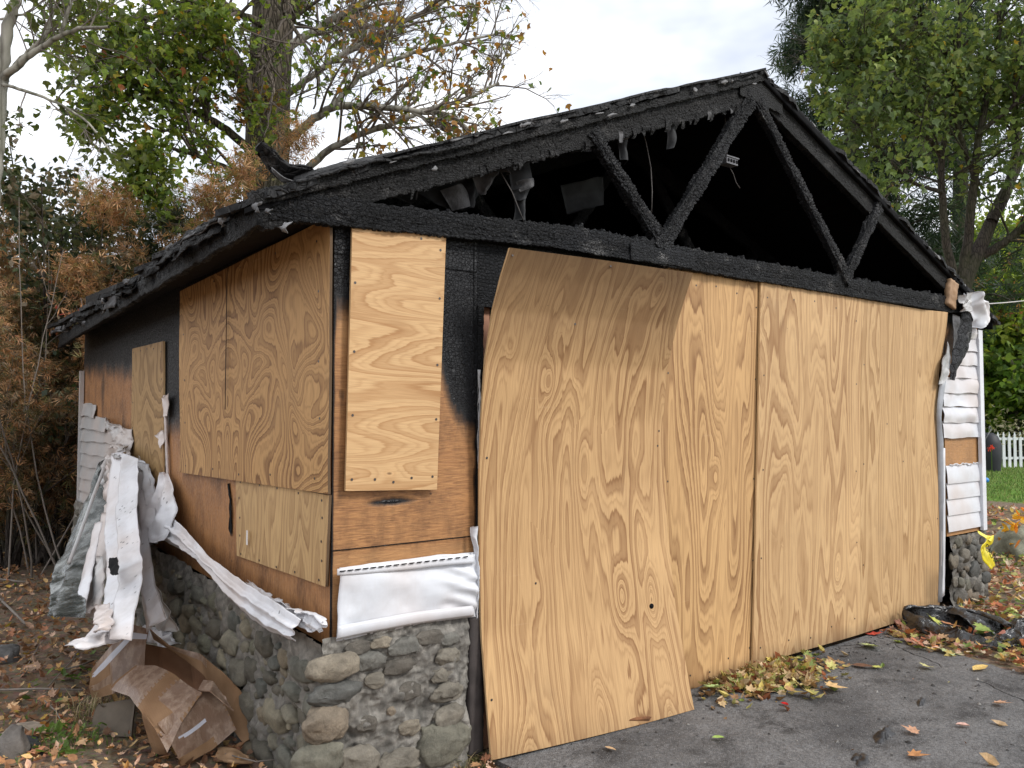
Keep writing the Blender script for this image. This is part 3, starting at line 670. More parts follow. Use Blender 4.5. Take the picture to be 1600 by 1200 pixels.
# eave on the left: fascia, soffit, curled tatters
rough_beam('fascia', (-.335, Y0+.03, 2.300), (-.205, 4.98, 2.195), .095, .03, M['char'], G, up=(1, 0, 0), res=.02, amp=.012, seed=70)
sf = MB(); sf.add([(-.32, -.02, 2.26), (-.19, 5.06, 2.16), (.03, 5.06, 2.33), (.03, -.02, 2.37), (-.32, -.02, 2.275), (-.19, 5.06, 2.175), (.03, 5.06, 2.35), (.03, -.02, 2.39)], [(0, 1, 2, 3), (7, 6, 5, 4), (0, 4, 5, 1), (1, 5, 6, 2), (2, 6, 7, 3), (3, 7, 4, 0)]); sf.build('soffit', M['soot_shade'], G)
sf = MB(); sf.add([(6.15, -.03, 2.34), (6.15, 5.1, 2.34), (5.99, 5.1, 2.40), (5.99, -.03, 2.40), (6.15, -.03, 2.36), (6.15, 5.1, 2.36), (5.99, 5.1, 2.42), (5.99, -.03, 2.42)], [(0, 1, 2, 3), (7, 6, 5, 4), (0, 4, 5, 1), (1, 5, 6, 2), (2, 6, 7, 3), (3, 7, 4, 0)]); sf.build('soffit', M['soot_shade'], G)
rough_beam('fascia', (6.155, Y0+.03, 2.36), (6.155, 5.1, 2.36), .12, .025, M['soot_shade'], G, up=(1, 0, 0), res=.06, amp=.004, seed=71)
for i in range(30):
    y = R_.uniform(0.0, 4.75); l = R_.uniform(.18, .60); dr = R_.uniform(.03, .10)
    z0 = 2.44-sag(y)-.0; n = 7; xo = float(xeave(y))
    A = [(-.335+xo-.012*j/3-R_.uniform(0, .02), y+R_.uniform(-.01, .01), z0+.012-dr*j/(n-1)) for j in range(n)]
    B = [(-.335+xo-.014*j/3-R_.uniform(0, .03), y+l+R_.uniform(-.05, .05), z0+.012-(l*.03)-dr*R_.uniform(.1, 1.25)*j/(n-1)) for j in range(n)]
    loft('eave_tatter', A, B, 8, 26, M['char'] if i % 5 else M['feltp'], G, crump=.024, cf=13, thick=.006, seed=i, bulge=.012)
for i, (u, v, s) in enumerate(((352, 345, 26), (268, 385, 14), (200, 440, 20), (165, 470, 18), (133, 505, 16), (425, 330, 14), (452, 355, 20), (405, 322, 20))):
    c = PL(u, v, -.375); q = s/900.
    A = [c+np.array([0, -q, q*.6]), c+np.array([-.01, -q*.9, -q*.4]), c+np.array([0, -q*.5, -q*1.2])]
    B = [c+np.array([0, q, q*.8]), c+np.array([-.02, q*1.2, -q*.2]), c+np.array([0, q*.6, -q*.7])]
    loft('ash_peel', A, B, 8, 8, M['feltp'] if i % 3 else M['ashskin'], G, crump=.02, cf=40, thick=.002, seed=i+40)
# curled flap of roofing standing above the rake
A = [PF(u, v, .05) for u, v in ((398, 236), (412, 240), (432, 258), (455, 274), (476, 276))]
B = [PF(u, v, .10) for u, v in ((402, 243), (420, 262), (440, 285), (462, 290), (480, 280))]
loft('curled_roofing', A, B, 26, 10, M['roof'], G, bulge=.06, crump=.018, cf=18, thick=.012, seed=3, outn=(0, -1, .6))
A = [PF(u, v, .0) for u, v in ((424, 262), (445, 280), (466, 286))]; B = [PF(u, v, .02) for u, v in ((425, 268), (440, 287), (458, 287))]
loft('flap_underside', A, B, 10, 5, M['ashskin'], G, crump=.006, thick=.003, outn=(0, -1, 0))
A = [PF(u, v, .02) for u, v in ((460, 276), (520, 258), (600, 240), (690, 228), (760, 208))]; B = [PF(u, v, -.10) for u, v in ((462, 286), (522, 268), (600, 250), (690, 236), (760, 216))]
loft('lifted_shingle', A, B, 80, 6, M['roof'], G, crump=.014, cf=14, thick=.010, seed=8, outn=(0, -1, .5))
# hanging scorched insulation and felt
def hang(us, y, mat, seed, cr=.03, name='hanging_felt', **k):
    A = [PF(u, v, y+R_.uniform(-.03, .03)) for u, v in us[0]]; B = [PF(u, v, y+R_.uniform(-.03, .03)) for u, v in us[1]]
    return loft(name, A, B, 22, 16, mat, G, crump=cr, cf=9, thick=.004, seed=seed, outn=(0, -1, 0), bulge=.04)
hang([[(640, 290), (660, 305), (690, 322), (705, 332)], [(770, 250), (765, 270), (755, 295), (738, 318)]], .25, M['felt'], 1)
hang([[(688, 298), (695, 312), (706, 330)], [(722, 290), (732, 305), (737, 322)]], .2, M['feltp'], 2, .015)
hang([[(790, 262), (796, 285), (800, 300), (806, 312)], [(826, 250), (828, 270), (832, 285), (818, 306)]], .10, M['felt'], 3, .02)
hang([[(800, 298), (802, 320), (800, 345)], [(822, 290), (818, 320), (820, 352)]], .12, M['felt'], 4, .02)
hang([[(805, 285), (808, 292), (812, 300)], [(834, 280), (834, 284), (834, 291)]], .09, M['feltp'], 5, .008)
hang([[(765, 248), (770, 262), (778, 270)], [(788, 246), (792, 262), (790, 276)]], .06, M['feltp'], 6, .03)
hang([[(905, 210), (900, 225), (890, 240)], [(945, 205), (935, 225), (930, 238)]], .05, M['felt'], 7, .03)
hang([[(962, 208), (962, 222), (968, 250)], [(985, 205), (978, 225), (975, 258)]], .06, M['felt'], 8, .02)
hang([[(955, 212), (960, 216), (966, 222)], [(982, 206), (976, 212), (972, 220)]], .03, M['ashskin'], 9, .02)
hang([[(1032, 175), (1034, 195), (1040, 235)], [(1064, 170), (1058, 190), (1046, 232)]], .04, M['felt'], 10, .03)
hang([[(735, 262), (740, 285), (745, 300)], [(772, 256), (768, 282), (752, 306)]], .16, M['feltp'], 14, .05)
hang([[(700, 285), (712, 305), (722, 330)], [(748, 270), (745, 300), (738, 330)]], .22, M['felt'], 15, .06)
hang([[(876, 290), (880, 310), (886, 335)], [(942, 275), (943, 300), (943, 320)]], .9, M['felt'], 11, .01)
hang([[(560, 290), (600, 300), (640, 318)], [(600, 272), (640, 285), (690, 300)]], .3, M['felt'], 12)
for i in range(34):      # frayed underside of the burnt left rafter
    x = R_.uniform(.3, 2.75); z = RZ-PI_*abs(x-RX)-.20; l = R_.uniform(.008, .04)
    A = [(x, YF-.02, z+.03), (x+.005, YF-.025, z-l*.4), (x+R_.uniform(-.01, .01), YF-.02, z-l)]; B = [(x+R_.uniform(.01, .04), YF-.02, z+.04), (x+.03, YF-.03, z-l*.2), (x+.02, YF-.02, z-l*.8)]
    loft('rafter_fray', A, B, 6, 5, M['charr'] if i % 11 else M['feltp'], G, crump=.018, cf=40, thick=.003, seed=i+90, outn=(0, -1, 0))
# wires and the junction box
def wire(name, pts, y, r=.003, parent=G, mat='wire'):
    mb = MB(); mb.tube([PF(u, v, y) for u, v in pts], r, 5); return mb.build(name, M[mat], parent, smooth=True)
wire('wire', [(1000, 190), (1010, 225), (1017, 262), (1019, 300), (1018, 335)], .1, .0035)
wire('wire', [(1131, 160), (1133, 190), (1128, 215), (1134, 246)], .08, .003); wire('wire', [(1128, 165), (1137, 200), (1136, 246)], .08, .003)
wire('wire', [(1138, 258), (1146, 272), (1150, 285), (1156, 294)], .08, .003); wire('wire', [(650, 283), (652, 296), (650, 312)], .1, .004, mat='feltp')
wire('wire', [(780, 265), (800, 300), (812, 330), (818, 345)], .05, .003)
jb = MB(); c = PF(1138, 253, .06); jb.box((-.055, -.03, -.022), (.055, .03, .022), o=c)
for q in range(4): jb.box((-.045+q*.027, -.034, -.010), (-.030+q*.027, -.0305, .008), m=1, o=c)
jb.box((-.062, -.036, .018), (.062, .036, .0255), o=c); jb.build('junction_box', [M['metal'], M['soot_shade']], G)

# ---- vinyl siding that is still attached
def siding_course(name, x0f, x1, zt, zb, y0, mat, seed, melt, parent):
    def fn(a, b):
        z = zb+(zt-zb)*b
        xl = np.interp(z, x0f[0], x0f[1]); x = xl+(x1-xl)*a
        prof = .014*(1-b)+.004*np.sin(b*math.pi)
        q = np.stack([x*6, z*0+seed, z*7], -1)
        y = y0-prof-melt*.018*np.abs(fbm(q, 2, seed))-melt*.018*np.sin(math.pi*b)*fbm(np.stack([x*3, z*0+seed, z*0], -1), 2, seed+1)
        z2 = z+melt*.012*fbm(np.stack([x*7, z*0, z*0+seed*3.3], -1), 2, seed+2)
        return np.stack([x, y, z2], -1)
    return slab(name, fn, 26, 12, .004, [mat, mat], parent, nrmv=(0, -1, 0))
SR = empty('siding_panel'); SR.parent = G; SR['label'] = 'white vinyl siding warped by heat on the right front corner'
tl = [(1474, 640), (1474, 597), (1484, 588), (1490, 579), (1500, 567), (1505, 553), (1513, 539), (1517, 515), (1517, 499), (1509, 473)]
tw = [PF(u, v, -.02) for u, v in tl]; zz = [q[2] for q in tw]; xx_ = [q[0] for q in tw]
lv = [684, 660, 636, 614, 591, 570, 547, 527, 507, 488]
zs = [PF(1503, v, -.02)[2] for v in lv]
for i in range(len(zs)-1): siding_course('clapboard', (zz, xx_), 5.935+.03*(i == 0)-.02*(i > 6), zs[i+1]+.006, zs[i], -.006, M['vinyl'], i+3, 1.0 if i else .6, SR)
zs = [PF(1503, v, -.02)[2] for v in (828, 803, 778, 754, 727)]
for i in range(4): siding_course('clapboard', ([0, 3], [5.335, 5.335]), 5.935, zs[i+1]+.004, zs[i], -.006, M['vinyl'], i+20, .12, SR)
# torn top lip of the lower courses
loft('torn_lip', [(5.385, -.012, zs[4]), (5.39, -.012, zs[4]+.012)], [(5.92, -.012, zs[4]+.002), (5.90, -.012, zs[4]+.016)], 4, 40, M['vinyl'], SR, crump=.014, cf=30, thick=.002, outn=(0, -1, 0))
tr = MB(); tr.box((5.925, -.034, .585), (6.005, -.010, 2.28)); tr.box((5.986, -.0099, .585), (6.005, .06, 2.28)); tr.box((5.922, -.040, .585), (5.932, -.034, 2.2)); tr.build('corner_trim', M['trim'], G)
loft('door_trim', [PF(1463, 942, -.02), PF(1466, 860, -.02), PF(1466, 760, -.03), PF(1464, 680, -.04), PF(1463, 640, -.05), PF(1468, 600, -.05)], [PF(1471, 938, -.05), PF(1473, 860, -.05), PF(1474, 760, -.05), PF(1473, 690, -.05), PF(1469, 655, -.06), PF(1478, 590, -.05)], 60, 6, M['trimg'], G, bulge=.02, crump=.004, cf=10, thick=.006, outn=(0, -1, 0), seed=2)
loft('door_trim', [PF(1470, 935, -.045), PF(1472, 850, -.05), PF(1473, 700, -.05)], [PF(1476, 930, -.02), PF(1477, 850, -.02), PF(1477, 700, -.02)], 20, 4, M['trim'], G, crump=.002, thick=.004, outn=(0, -1, 0))
A = [PF(u, v, -.08) for u, v in ((1502, 466), (1500, 480), (1502, 496), (1497, 512), (1491, 530), (1489, 548), (1485, 566), (1483, 592))]
B = [PF(u, v, -.07) for u, v in ((1509, 470), (1515, 488), (1517, 512), (1516, 532), (1509, 550), (1502, 564), (1494, 577), (1486, 593))]
loft('burnt_siding_strip', A, B, 60, 14, m_char('char_skin', sc=16, bumpd=.01, ash=.7, hi=(.05, .052, .058)), G, bulge=.03, crump=.022, cf=12, thick=.006, outn=(0, -1, 0), seed=4)
A = [PF(u, v, -.09) for u, v in ((1489, 492), (1489, 510), (1490, 530), (1488, 545))]; B = [PF(u, v, -.08) for u, v in ((1500, 494), (1497, 512), (1494, 530), (1491, 546))]
loft('scorched_strip', A, B, 24, 6, M['feltp'], G, crump=.02, cf=14, thick=.004, outn=(0, -1, 0), seed=5)
A = [PF(u, v, -.08) for u, v in ((1480, 535), (1478, 552), (1472, 565), (1467, 600))]; B = [PF(u, v, -.07) for u, v in ((1484, 540), (1486, 558), (1484, 575), (1478, 596))]
loft('scorched_strip', A, B, 24, 8, M['foil'], G, crump=.025, cf=14, thick=.004, outn=(0, -1, 0), seed=6)
A = [PF(u, v, -.09) for u, v in ((1504, 458), (1504, 470), (1508, 484), (1516, 500), (1519, 510))]; B = [PF(u, v, -.05) for u, v in ((1522, 462), (1534, 472), (1538, 482), (1537, 496), (1531, 508))]
loft('melted_siding', A, B, 34, 24, M['vinyl'], G, bulge=.08, crump=.045, cf=8, thick=.004, outn=(0, -1, 0), seed=11, fold=.02, foldn=2)
A = [PF(u, v, -.10) for u, v in ((1500, 462), (1501, 474), (1503, 486))]; B = [PF(u, v, -.08) for u, v in ((1513, 458), (1514, 470), (1510, 486))]
loft('melted_siding', A, B, 14, 12, M['vinylg'], G, bulge=.03, crump=.03, cf=16, thick=.003, outn=(0, -1, 0), seed=13, fold=.02, foldn=2)
A = [PF(u, v, -.05) for u, v in ((1532, 478), (1534, 488))]; B = [PF(u, v, -.06) for u, v in ((1546, 482), (1540, 487))]
loft('melted_siding', A, B, 6, 8, M['vinylg'], G, crump=.01, cf=20, thick=.003, outn=(0, -1, 0), seed=14)
# siding course left at the front near corner
A = [PF(u, v, -.02) for u, v in ((527, 886), (580, 879), (640, 872), (700, 864), (746, 861))]
B = [PF(u, v, -.05) for u, v in ((525, 1001), (580, 990), (640, 978), (700, 969), (742, 964))]
fs = empty('siding_panel'); fs.parent = G; fs['label'] = 'single crumpled white siding course above the near stone corner'
wc = loft('warped_course', A, B, 70, 30, M['vinyl'], fs, bulge=.012, crump=.018, cf=6, thick=.004, outn=(0, -1, 0), seed=21)
v_ = np.array([q.co[:] for q in wc.data.vertices]); e_ = sstep(.42, .68, v_[:, 0])
v_[:, 1] -= e_*(.008*np.sin(v_[:, 2]*95+4*v_[:, 0]*9)+.010*np.abs(fbm(v_*np.array([6, 1, 26]), 2, 5)))+.004*np.sin(v_[:, 2]*30+v_[:, 0]*5); v_[:, 2] += .006*e_*fbm(v_*12, 2, 8)
wc.data.vertices.foreach_set('co', v_.astype(np.float32).ravel()); wc.data.update()
A2 = [PF(u, v, -.074) for u, v in ((528, 978), (580, 968), (640, 957), (700, 950), (738, 946))]; B2 = [PF(u, v, -.070) for u, v in ((525, 1000), (580, 988), (640, 977), (700, 968), (740, 963))]
loft('course_lip', A2, B2, 50, 6, M['vinyl'], fs, crump=.003, cf=8, thick=.004, outn=(0, -1, 0), seed=22, bulge=.008)
A2 = [PF(u, v, -.046) for u, v in ((527, 889), (580, 883), (640, 876), (700, 869), (742, 866))]; B2 = [PF(u, v, -.050) for u, v in ((527, 899), (580, 896), (640, 890), (700, 883), (742, 880))]
loft('nailing_strip', A2, B2, 50, 4, M['vinyl'], fs, crump=.002, cf=8, thick=.003, outn=(0, -1, 0), seed=23)
sl = MB()
for i in range(17):
    u = 536+i*12; v = 893.5-(u-527)*.117; c = PF(u, v, -.0535); sl.box((-.013, -.001, -.0022), (.011, .002, .0022), o=c)
build_each(sl, 'nailing_slot', M['soot_shade'], fs)
A = [PF(u, v, -.03) for u, v in ((735, 824), (737, 850), (741, 880), (742, 915), (741, 960))]; B = [PF(u, v, -.05) for u, v in ((747, 822), (746, 852), (747, 882), (748, 912), (745, 968))]
loft('channel_scrap', A, B, 40, 8, M['vinyl'], fs, bulge=.015, crump=.016, cf=16, thick=.003, outn=(0, -1, 0), seed=24)
# grey siding left at the far end of the left wall
fl_ = empty('siding_panel'); fl_.parent = G; fl_['label'] = 'grey-white clapboard siding left at the far end of the side wall'
def course_left(i, z0, z1, y0, y1, seed):
    def fn(a, b):
        y = y0+(y1-y0)*a; z = z0+(z1-z0)*b
        x = -.008-.016*(1-b)-.012*np.abs(fbm(np.stack([y*4, z*4, z*0+seed], -1), 2, seed))-.02*sstep(.6, 1, 1-a)*np.abs(vn(np.stack([y*9, z*9, z*0], -1), seed))
        return np.stack([x, y, z-.02*sstep(.5, 1, 1-a)*(i > 5)+.006*vn(np.stack([y*8, z*0, z*0+seed], -1), seed)], -1)
    slab('clapboard', fn, 24, 8, .004, [M['vinylg'], M['vinylg']], fl_, nrmv=(-1, 0, 0))
for i in range(8): course_left(i, .79+i*.108, .90+i*.108, [3.1, 3.1, 3.1, 3.2, 3.3, 3.45, 4.0, 4.45][i], 5.02, i+2)
tr = MB(); tr.box((-.038, 5.0, .76), (-.006, 5.045, 1.95)); tr.box((-.0059, 5.0501, .76), (.06, 5.075, 1.95)); tr.build('corner_trim', M['vinylg'], G)
rough_beam('channel_strip', PL(262, 745, -.02), PL(257, 618, -.02), .030, .012, M['vinylp'], G, up=(1, 0, 0), res=.015, amp=.003, seed=5)
A = [PL(u, v, -.03) for u, v in ((252, 622), (255, 632), (256, 650))]; B = [PL(u, v, -.03) for u, v in ((264, 614), (263, 630), (261, 650))]
loft('channel_tip', A, B, 10, 6, M['vinylp'], G, crump=.01, cf=20, thick=.003, seed=2)
A = [PL(u, v, -.04) for u, v in ((243, 680), (247, 688), (252, 700))]; B = [PL(u, v, -.03) for u, v in ((254, 672), (256, 682), (257, 690))]
loft('channel_tip', A, B, 10, 6, M['vinylp'], G, crump=.02, cf=20, thick=.003, seed=3)
loft('melt_hole', [PL(355, 755, -.004), PL(359, 790, -.004), PL(357, 826, -.004)], [PL(358, 755, -.006), PL(362, 790, -.006), PL(362, 838, -.006)], 20, 4, M['soot_shade'], G, crump=.008, cf=30, thick=.002)

# ------------------------------------------------------------------ plywood sheets nailed or leant on the openings
PG_ = 'raw plywood sheets boarding up the garage'
def nails(o, pts, n):
    mb = MB()
    for c in pts:
        th = np.arange(7)*2*math.pi/7; n3 = np.asarray(n, float); t = np.cross(n3, [0, 0, 1.]); u3 = np.array([0, 0, 1.])
        ring = [np.asarray(c)+n3*.0015+.006*(math.cos(q)*t+math.sin(q)*u3) for q in th]; r2 = [np.asarray(c)-n3*.001+.0045*(math.cos(q)*t+math.sin(q)*u3) for q in th]
        mb.add(ring+r2, [tuple(range(7)), tuple(range(13, 6, -1))]+[(j, j+7, (j+1) % 7+7, (j+1) % 7) for j in range(7)])
    return build_each(mb, 'nail_head', M['nail'], o)
def quad_sheet(px, plane, off, nrm_, mat, label, wav=.004, seed=0, nu=24, nv=30, thick=.012, bow=0., group=PG_, em='edge'):
    fn0 = PF if plane == 'f' else PL
    tl_, tr_, br_, bl_ = [fn0(u, v, off) for u, v in px]
    n = np.asarray(nrm_, float)
    def fn(a, b):
        a = a[:, None]; b = b[:, None]
        Pn = (bl_*(1-a)+br_*a)*(1-b)+(tl_*(1-a)+tr_*a)*b
        e = fbm(Pn*2.2+seed, 2, seed)*wav
        return Pn+n*(e+bow*np.sin(math.pi*a[:, 0])*.5)[:, None]
    W = np.linalg.norm(br_-bl_); H = np.linalg.norm(tl_-bl_)
    o = slab('plywood_sheet', fn, nu, nv, thick, [mat, M[em]], None, uvs=(W, H), nrmv=n)
    tag(o, label, 'plywood sheet', group)
    pts = []
    for a, b in ((.06, .04), (.94, .05), (.05, .5), (.95, .48), (.06, .96), (.94, .93), (.5, .97), (.5, .03), (.04, .75), (.96, .27), (.3, .04), (.7, .045), (.3, .965), (.72, .96), (.05, .27), (.95, .74)):
        pts.append(fn(np.array([a]), np.array([b]))[0])
    nails(o, pts, n)
    return o
LT, DK = (.60, .355, .150), (.36, .180, .068)
quad_sheet([(551, 334), (697, 365), (683, 765), (540, 767)], 'f', -.035, (0, -1, 0), m_plywood('ply_narrow', 1, (.62, .405, .205), (.40, .215, .09), sx=5.2, sy=.9, rings=8, horiz=True, knots=.5, kn=1.8, soft=.2), 'tall narrow bright plywood board with horizontal grain right of the near corner', seed=1)
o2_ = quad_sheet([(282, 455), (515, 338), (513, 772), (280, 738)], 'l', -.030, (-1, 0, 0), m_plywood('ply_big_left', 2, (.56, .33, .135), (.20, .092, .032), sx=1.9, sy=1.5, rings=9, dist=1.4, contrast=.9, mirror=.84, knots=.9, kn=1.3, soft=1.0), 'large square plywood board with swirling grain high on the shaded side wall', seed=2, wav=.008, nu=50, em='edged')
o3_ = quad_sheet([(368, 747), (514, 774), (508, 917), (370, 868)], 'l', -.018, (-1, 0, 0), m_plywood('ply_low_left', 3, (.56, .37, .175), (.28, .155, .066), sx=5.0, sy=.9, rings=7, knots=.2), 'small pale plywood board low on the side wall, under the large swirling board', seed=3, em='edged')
quad_sheet([(207, 545), (255, 533), (254, 765), (205, 712)], 'l', -.020, (-1, 0, 0), m_plywood('ply_far_left', 4, (.44, .28, .125), (.22, .125, .05), sx=2.4, sy=1.6, rings=7, knots=.5), 'narrow plywood strip on the side wall, farthest from the near corner', seed=4)
sb = MB(); tl_ = PL(355, 418, -.0325); bl_ = PL(354, 640, -.0335); sb.box((-.0035, -.0025, 0), (0, .0025, np.linalg.norm(tl_-bl_)), o=bl_+np.array([-.006, 0, 0])); sb.build('veneer_seam', m_plain('seam', (.06, .035, .018), .8), o2_)
tagst = MB(); c = PL(386, 840, -.0335); tagst.box((-.0008, -.010, -.035), (0, .010, .035), o=c); tagst.build('paper_tag', m_plain('tag_paper', (.75, .72, .70), .7), o3_)
# front sheets
s2 = quad_sheet([(1040, 415), (1190, 441), (1178, 1040), (1030, 1103)], 'f', -.012, (0, -1, 0), m_plywood('ply_two', 5, (.58, .36, .165), (.24, .12, .048), sx=4.4, sy=.50, rings=9, knots=.9, kn=1.2, dirt=.5), 'upright plywood sheet partly covered by the bowed sheet in the door opening', seed=5, nu=20, nv=40)
s3 = quad_sheet([(1189, 440), (1346, 467), (1344, 991), (1176, 1040)], 'f', -.032, (0, -1, 0), m_plywood('ply_three', 6, (.60, .395, .20), (.31, .17, .075), sx=4.2, sy=.52, rings=9, knots=.9, kn=1.4, dirt=.6), 'upright plywood sheet in the middle of the door opening, its left edge standing proud', seed=6, nu=20, nv=40)
def fn4(a, b):
    tl_, tr_, br_, bl_ = PF(1346, 467, -.032), PF(1471, 489, -.032), PF(1468, 951, -.030), PF(1344, 991, -.032)
    a_ = a[:, None]; b_ = b[:, None]
    Pn = (bl_*(1-a_)+br_*a_)*(1-b_)+(tl_*(1-a_)+tr_*a_)*b_
    Pn[:, 0] -= .05*sstep(.5, 1, a)*np.sin(math.pi*np.clip((b-.25)/.75, 0, 1))
    Pn[:, 1] -= .05*sstep(.7, 1, a)*sstep(.75, 1, b); Pn[:, 0] += .002*(1-a); return Pn
o4 = slab('plywood_sheet', fn4, 30, 40, .012, [m_plywood('ply_four', 7, (.585, .39, .20), (.33, .19, .082), sx=4.4, sy=.45, rings=9, knots=.9, kn=1.3, dirt=.6), M['edge']], None, uvs=(1.22, 2.4), nrmv=(0, -1, 0))
tag(o4, 'rightmost upright plywood sheet beside the white corner siding, top corner curling out', 'plywood sheet', PG_)
nails(o4, [fn4(np.array([a]), np.array([b]))[0] for a, b in ((.03, .2), (.03, .5), (.03, .8), (.5, .5), (.3, .62), (.97, .3))], (0, -1, 0))
# the bowed sheet
rows = [(-.0, 768, 1188, 1085, 1110), (.09, 762, 1110, 1074, 1050), (.2, 752, 1000, 1055, 950), (.33, 748, 870, 1044, 850), (.45, 748, 760, 1037, 750), (.57, 752, 650, 1035, 655), (.68, 757, 562, 1040, 580), (.82, 770, 480, 1058, 505), (.92, 784, 428, 1072, 460), (1.0, 797, 387, 1083, 427)]
XLs, XRs = .70, 1.925
tt = np.array([r[0] for r in rows]); LP_ = np.array([P(r[1], r[2], 0, XLs) for r in rows]); RP_ = np.array([P(r[3], r[4], 0, XRs) for r in rows])
LP_[:, 1] -= .0; 
def fnb(a, b):
    def ip(Q): 
        return np.stack([np.interp(b, tt, np.convolve(np.pad(Q[:, k], 1, mode='reflect', reflect_type='odd'), [.15, .7, .15], 'valid')) for k in range(3)], -1)
    l, r = ip(LP_), ip(RP_); Pn = l*(1-a[:, None])+r*a[:, None]
    Pn[:, 1] -= .012*np.sin(math.pi*a); Pn[:, 1] = np.minimum(Pn[:, 1], -.050); Pn[:, 2] = np.maximum(Pn[:, 2], .015); return Pn
ob = slab('plywood_sheet', fnb, 40, 90, .012, [m_plywood('ply_bowed', 8, (.56, .355, .170), (.26, .132, .054), sx=4.3, sy=.46, rings=9, knots=1.6, rowk=(4.6, 1.85), soot_shade=(1.55, 2.50, .78), dirt=.25), M['edge']], None, uvs=(1.22, 2.44), nrmv=(0, -1, 0))  # upper tint paints the shade of the outward curl on top of soot
for p_ in ob.data.polygons: p_.use_smooth = p_.material_index == 0
tag(ob, 'bowed full-height plywood sheet leaning out from the doorway, foot on the asphalt', 'plywood sheet', PG_)
print('bowed left', np.round(LP_, 2).tolist()); print('right', np.round(RP_, 2).tolist())
nails(ob, [fnb(np.array([a]), np.array([b]))[0] for a, b in ((.02, .98), (.5, .985), (.03, .5), (.97, .55), (.96, .52), (.4, .8), (.25, .28), (.02, .1))], (0, -1, 0))
hole = MB(); th = np.arange(12)*2*math.pi/12; c = fnb(np.array([.80]), np.array([.215]))[0]
c = PF(1018, 947, -.1); 
from mathutils.bvhtree import BVHTree
def on_sheet(u, v, ob_):
    bt = BVHTree.FromObject(ob_, bpy.context.evaluated_depsgraph_get()); d = ray(u, v); r = bt.ray_cast(Vector(CAM), Vector(d)); return np.array(r[0]), np.array(r[1])
c, n_ = on_sheet(1018, 947, ob); 
n_ = n_ if n_[1] < 0 else -n_; t_ = nrm(np.cross(n_, [0, 0, 1.])); u_ = np.cross(t_, n_)
ring = [c+n_*.001+.016*(math.cos(q)*t_+math.sin(q)*u_*.85) for q in th]; ring2 = [q-n_*.002 for q in ring]
mesh('knot_hole', ring+ring2, [tuple(range(12)), tuple(range(23, 11, -1))]+[(j, j+12, (j+1) % 12+12, (j+1) % 12) for j in range(12)], M['soot_shade'], ob)
# splintered bite in the bottom edge
bite = [(983, 1128), (984, 1124), (992, 1121), (1000, 1120), (1012, 1119), (1018, 1120), (1014, 1126), (1004, 1131), (990, 1134)]
bp = [on_sheet(u, min(v, 1126), ob)[0] if on_sheet(u, min(v, 1126), ob)[0] is not None and on_sheet(u, min(v, 1126), ob)[0].shape == (3,) else None for u, v in bite]
bp = [q for q in bp if q is not None]
if len(bp) > 3:
    ring = [q+n_*.002 for q in bp]; ring2 = [q-n_*.002 for q in bp]; n0 = len(ring)
    mesh('splintered_edge', ring+ring2, [tuple(range(n0)), tuple(range(2*n0-1, n0-1, -1))]+[(j, j+n0, (j+1) % n0+n0, (j+1) % n0) for j in range(n0)], m_plain('splinter', (.17, .065, .02), .8, .5, 60), ob)
# ------------------------------------------------------------------ ground
GRA = {}
def gz(x, y):                                  # ground height
    x = np.asarray(x, float); y = np.asarray(y, float); q = np.stack([x, y, x*0], -1)
    left = sstep(.1, -.6, x)+sstep(6.1, 7.2, x)*sstep(-2.5, -.5, y+.0*x)*0
    z = .035*fbm(q*1.1, 3, 71)*left+.02*fbm(q*4, 3, 72)*left-.01
    z = z+.10*sstep(-1.5, -5, x)*(.5+.5*fbm(q*.5, 2, 75))
    m = PG(1590, 838); z = z+.30*np.exp(-(((x-m[0]-.6)/1.2)**2+((y-m[1]-.0)/.7)**2))*(1+.3*fbm(q*3, 2, 77))
    rise = sstep(9, 24, np.hypot(x-0, y-0)); z = z+.12*rise
    return z
def axis_pts(lo, hi, st, far=400):
    c = list(np.arange(lo, hi+.001, st)); a = []; q = st
    x = lo
    while x > -far: q *= 1.35; x -= q; a.append(x)
    b = []; q = st; x = hi
    while x < far: q *= 1.35; x += q; b.append(x)
    return np.array(a[::-1]+c+b)
gx, gy = axis_pts(-7, 14, .09), axis_pts(-3.4, 15, .09)
X, Y = np.meshgrid(gx, gy); xx, yy = X.ravel(), Y.ravel()
V = np.stack([xx, yy, gz(xx, yy)], -1)
# soil colour: dark humus, leaf mould; grass to the right rear (lawn)
def lawn_mask(x, y):
    q = np.stack([x, y, x*0], -1); e = fbm(q*.8, 3, 80)*.4
    a, b_ = PG(1545, 786), PG(1600, 790)
    d = (y-a[1])*1.0-(x-a[0])*((b_[1]-a[1])/(b_[0]-a[0]))
    return sstep(-.1, .25, d+e)*(x > 5.0)
b = NB('soil'); v = b.obj(); lm = b.n('SeparateColor', Color=b.vc()).outputs[0]
n_ = b.noise(v, 22, 6, .7); nb_ = b.noise(v, 1.5, 4, .6); ch = b.vor(v, 30, 'F1', 'Color')
soil = b.mix(b.ramp(n_, [(.3, 0.), (.7, 1.)]), (.085, .068, .05), (.30, .235, .175)); soil = b.mix(b.ramp(nb_, [(.4, 0.), (.7, .5)]), soil, (.17, .115, .075))
soil = b.mix(.25, soil, b.mix(1.0, ch, (.22, .13, .07), 'MULTIPLY'))
gr = b.mix(b.ramp(b.noise(v, 9, 5, .7), [(.3, 0.), (.7, 1.)]), (.06, .13, .02), (.16, .27, .05)); gr = b.mix(b.ramp(b.noise(v, .7, 3), [(.4, 0.), (.6, .5)]), gr, (.14, .17, .06))
b.set(color=b.mix(lm, soil, gr), rough=.95, spec=.1, normal=b.bump(n_, .8, .02)); M['soil'] = b.m
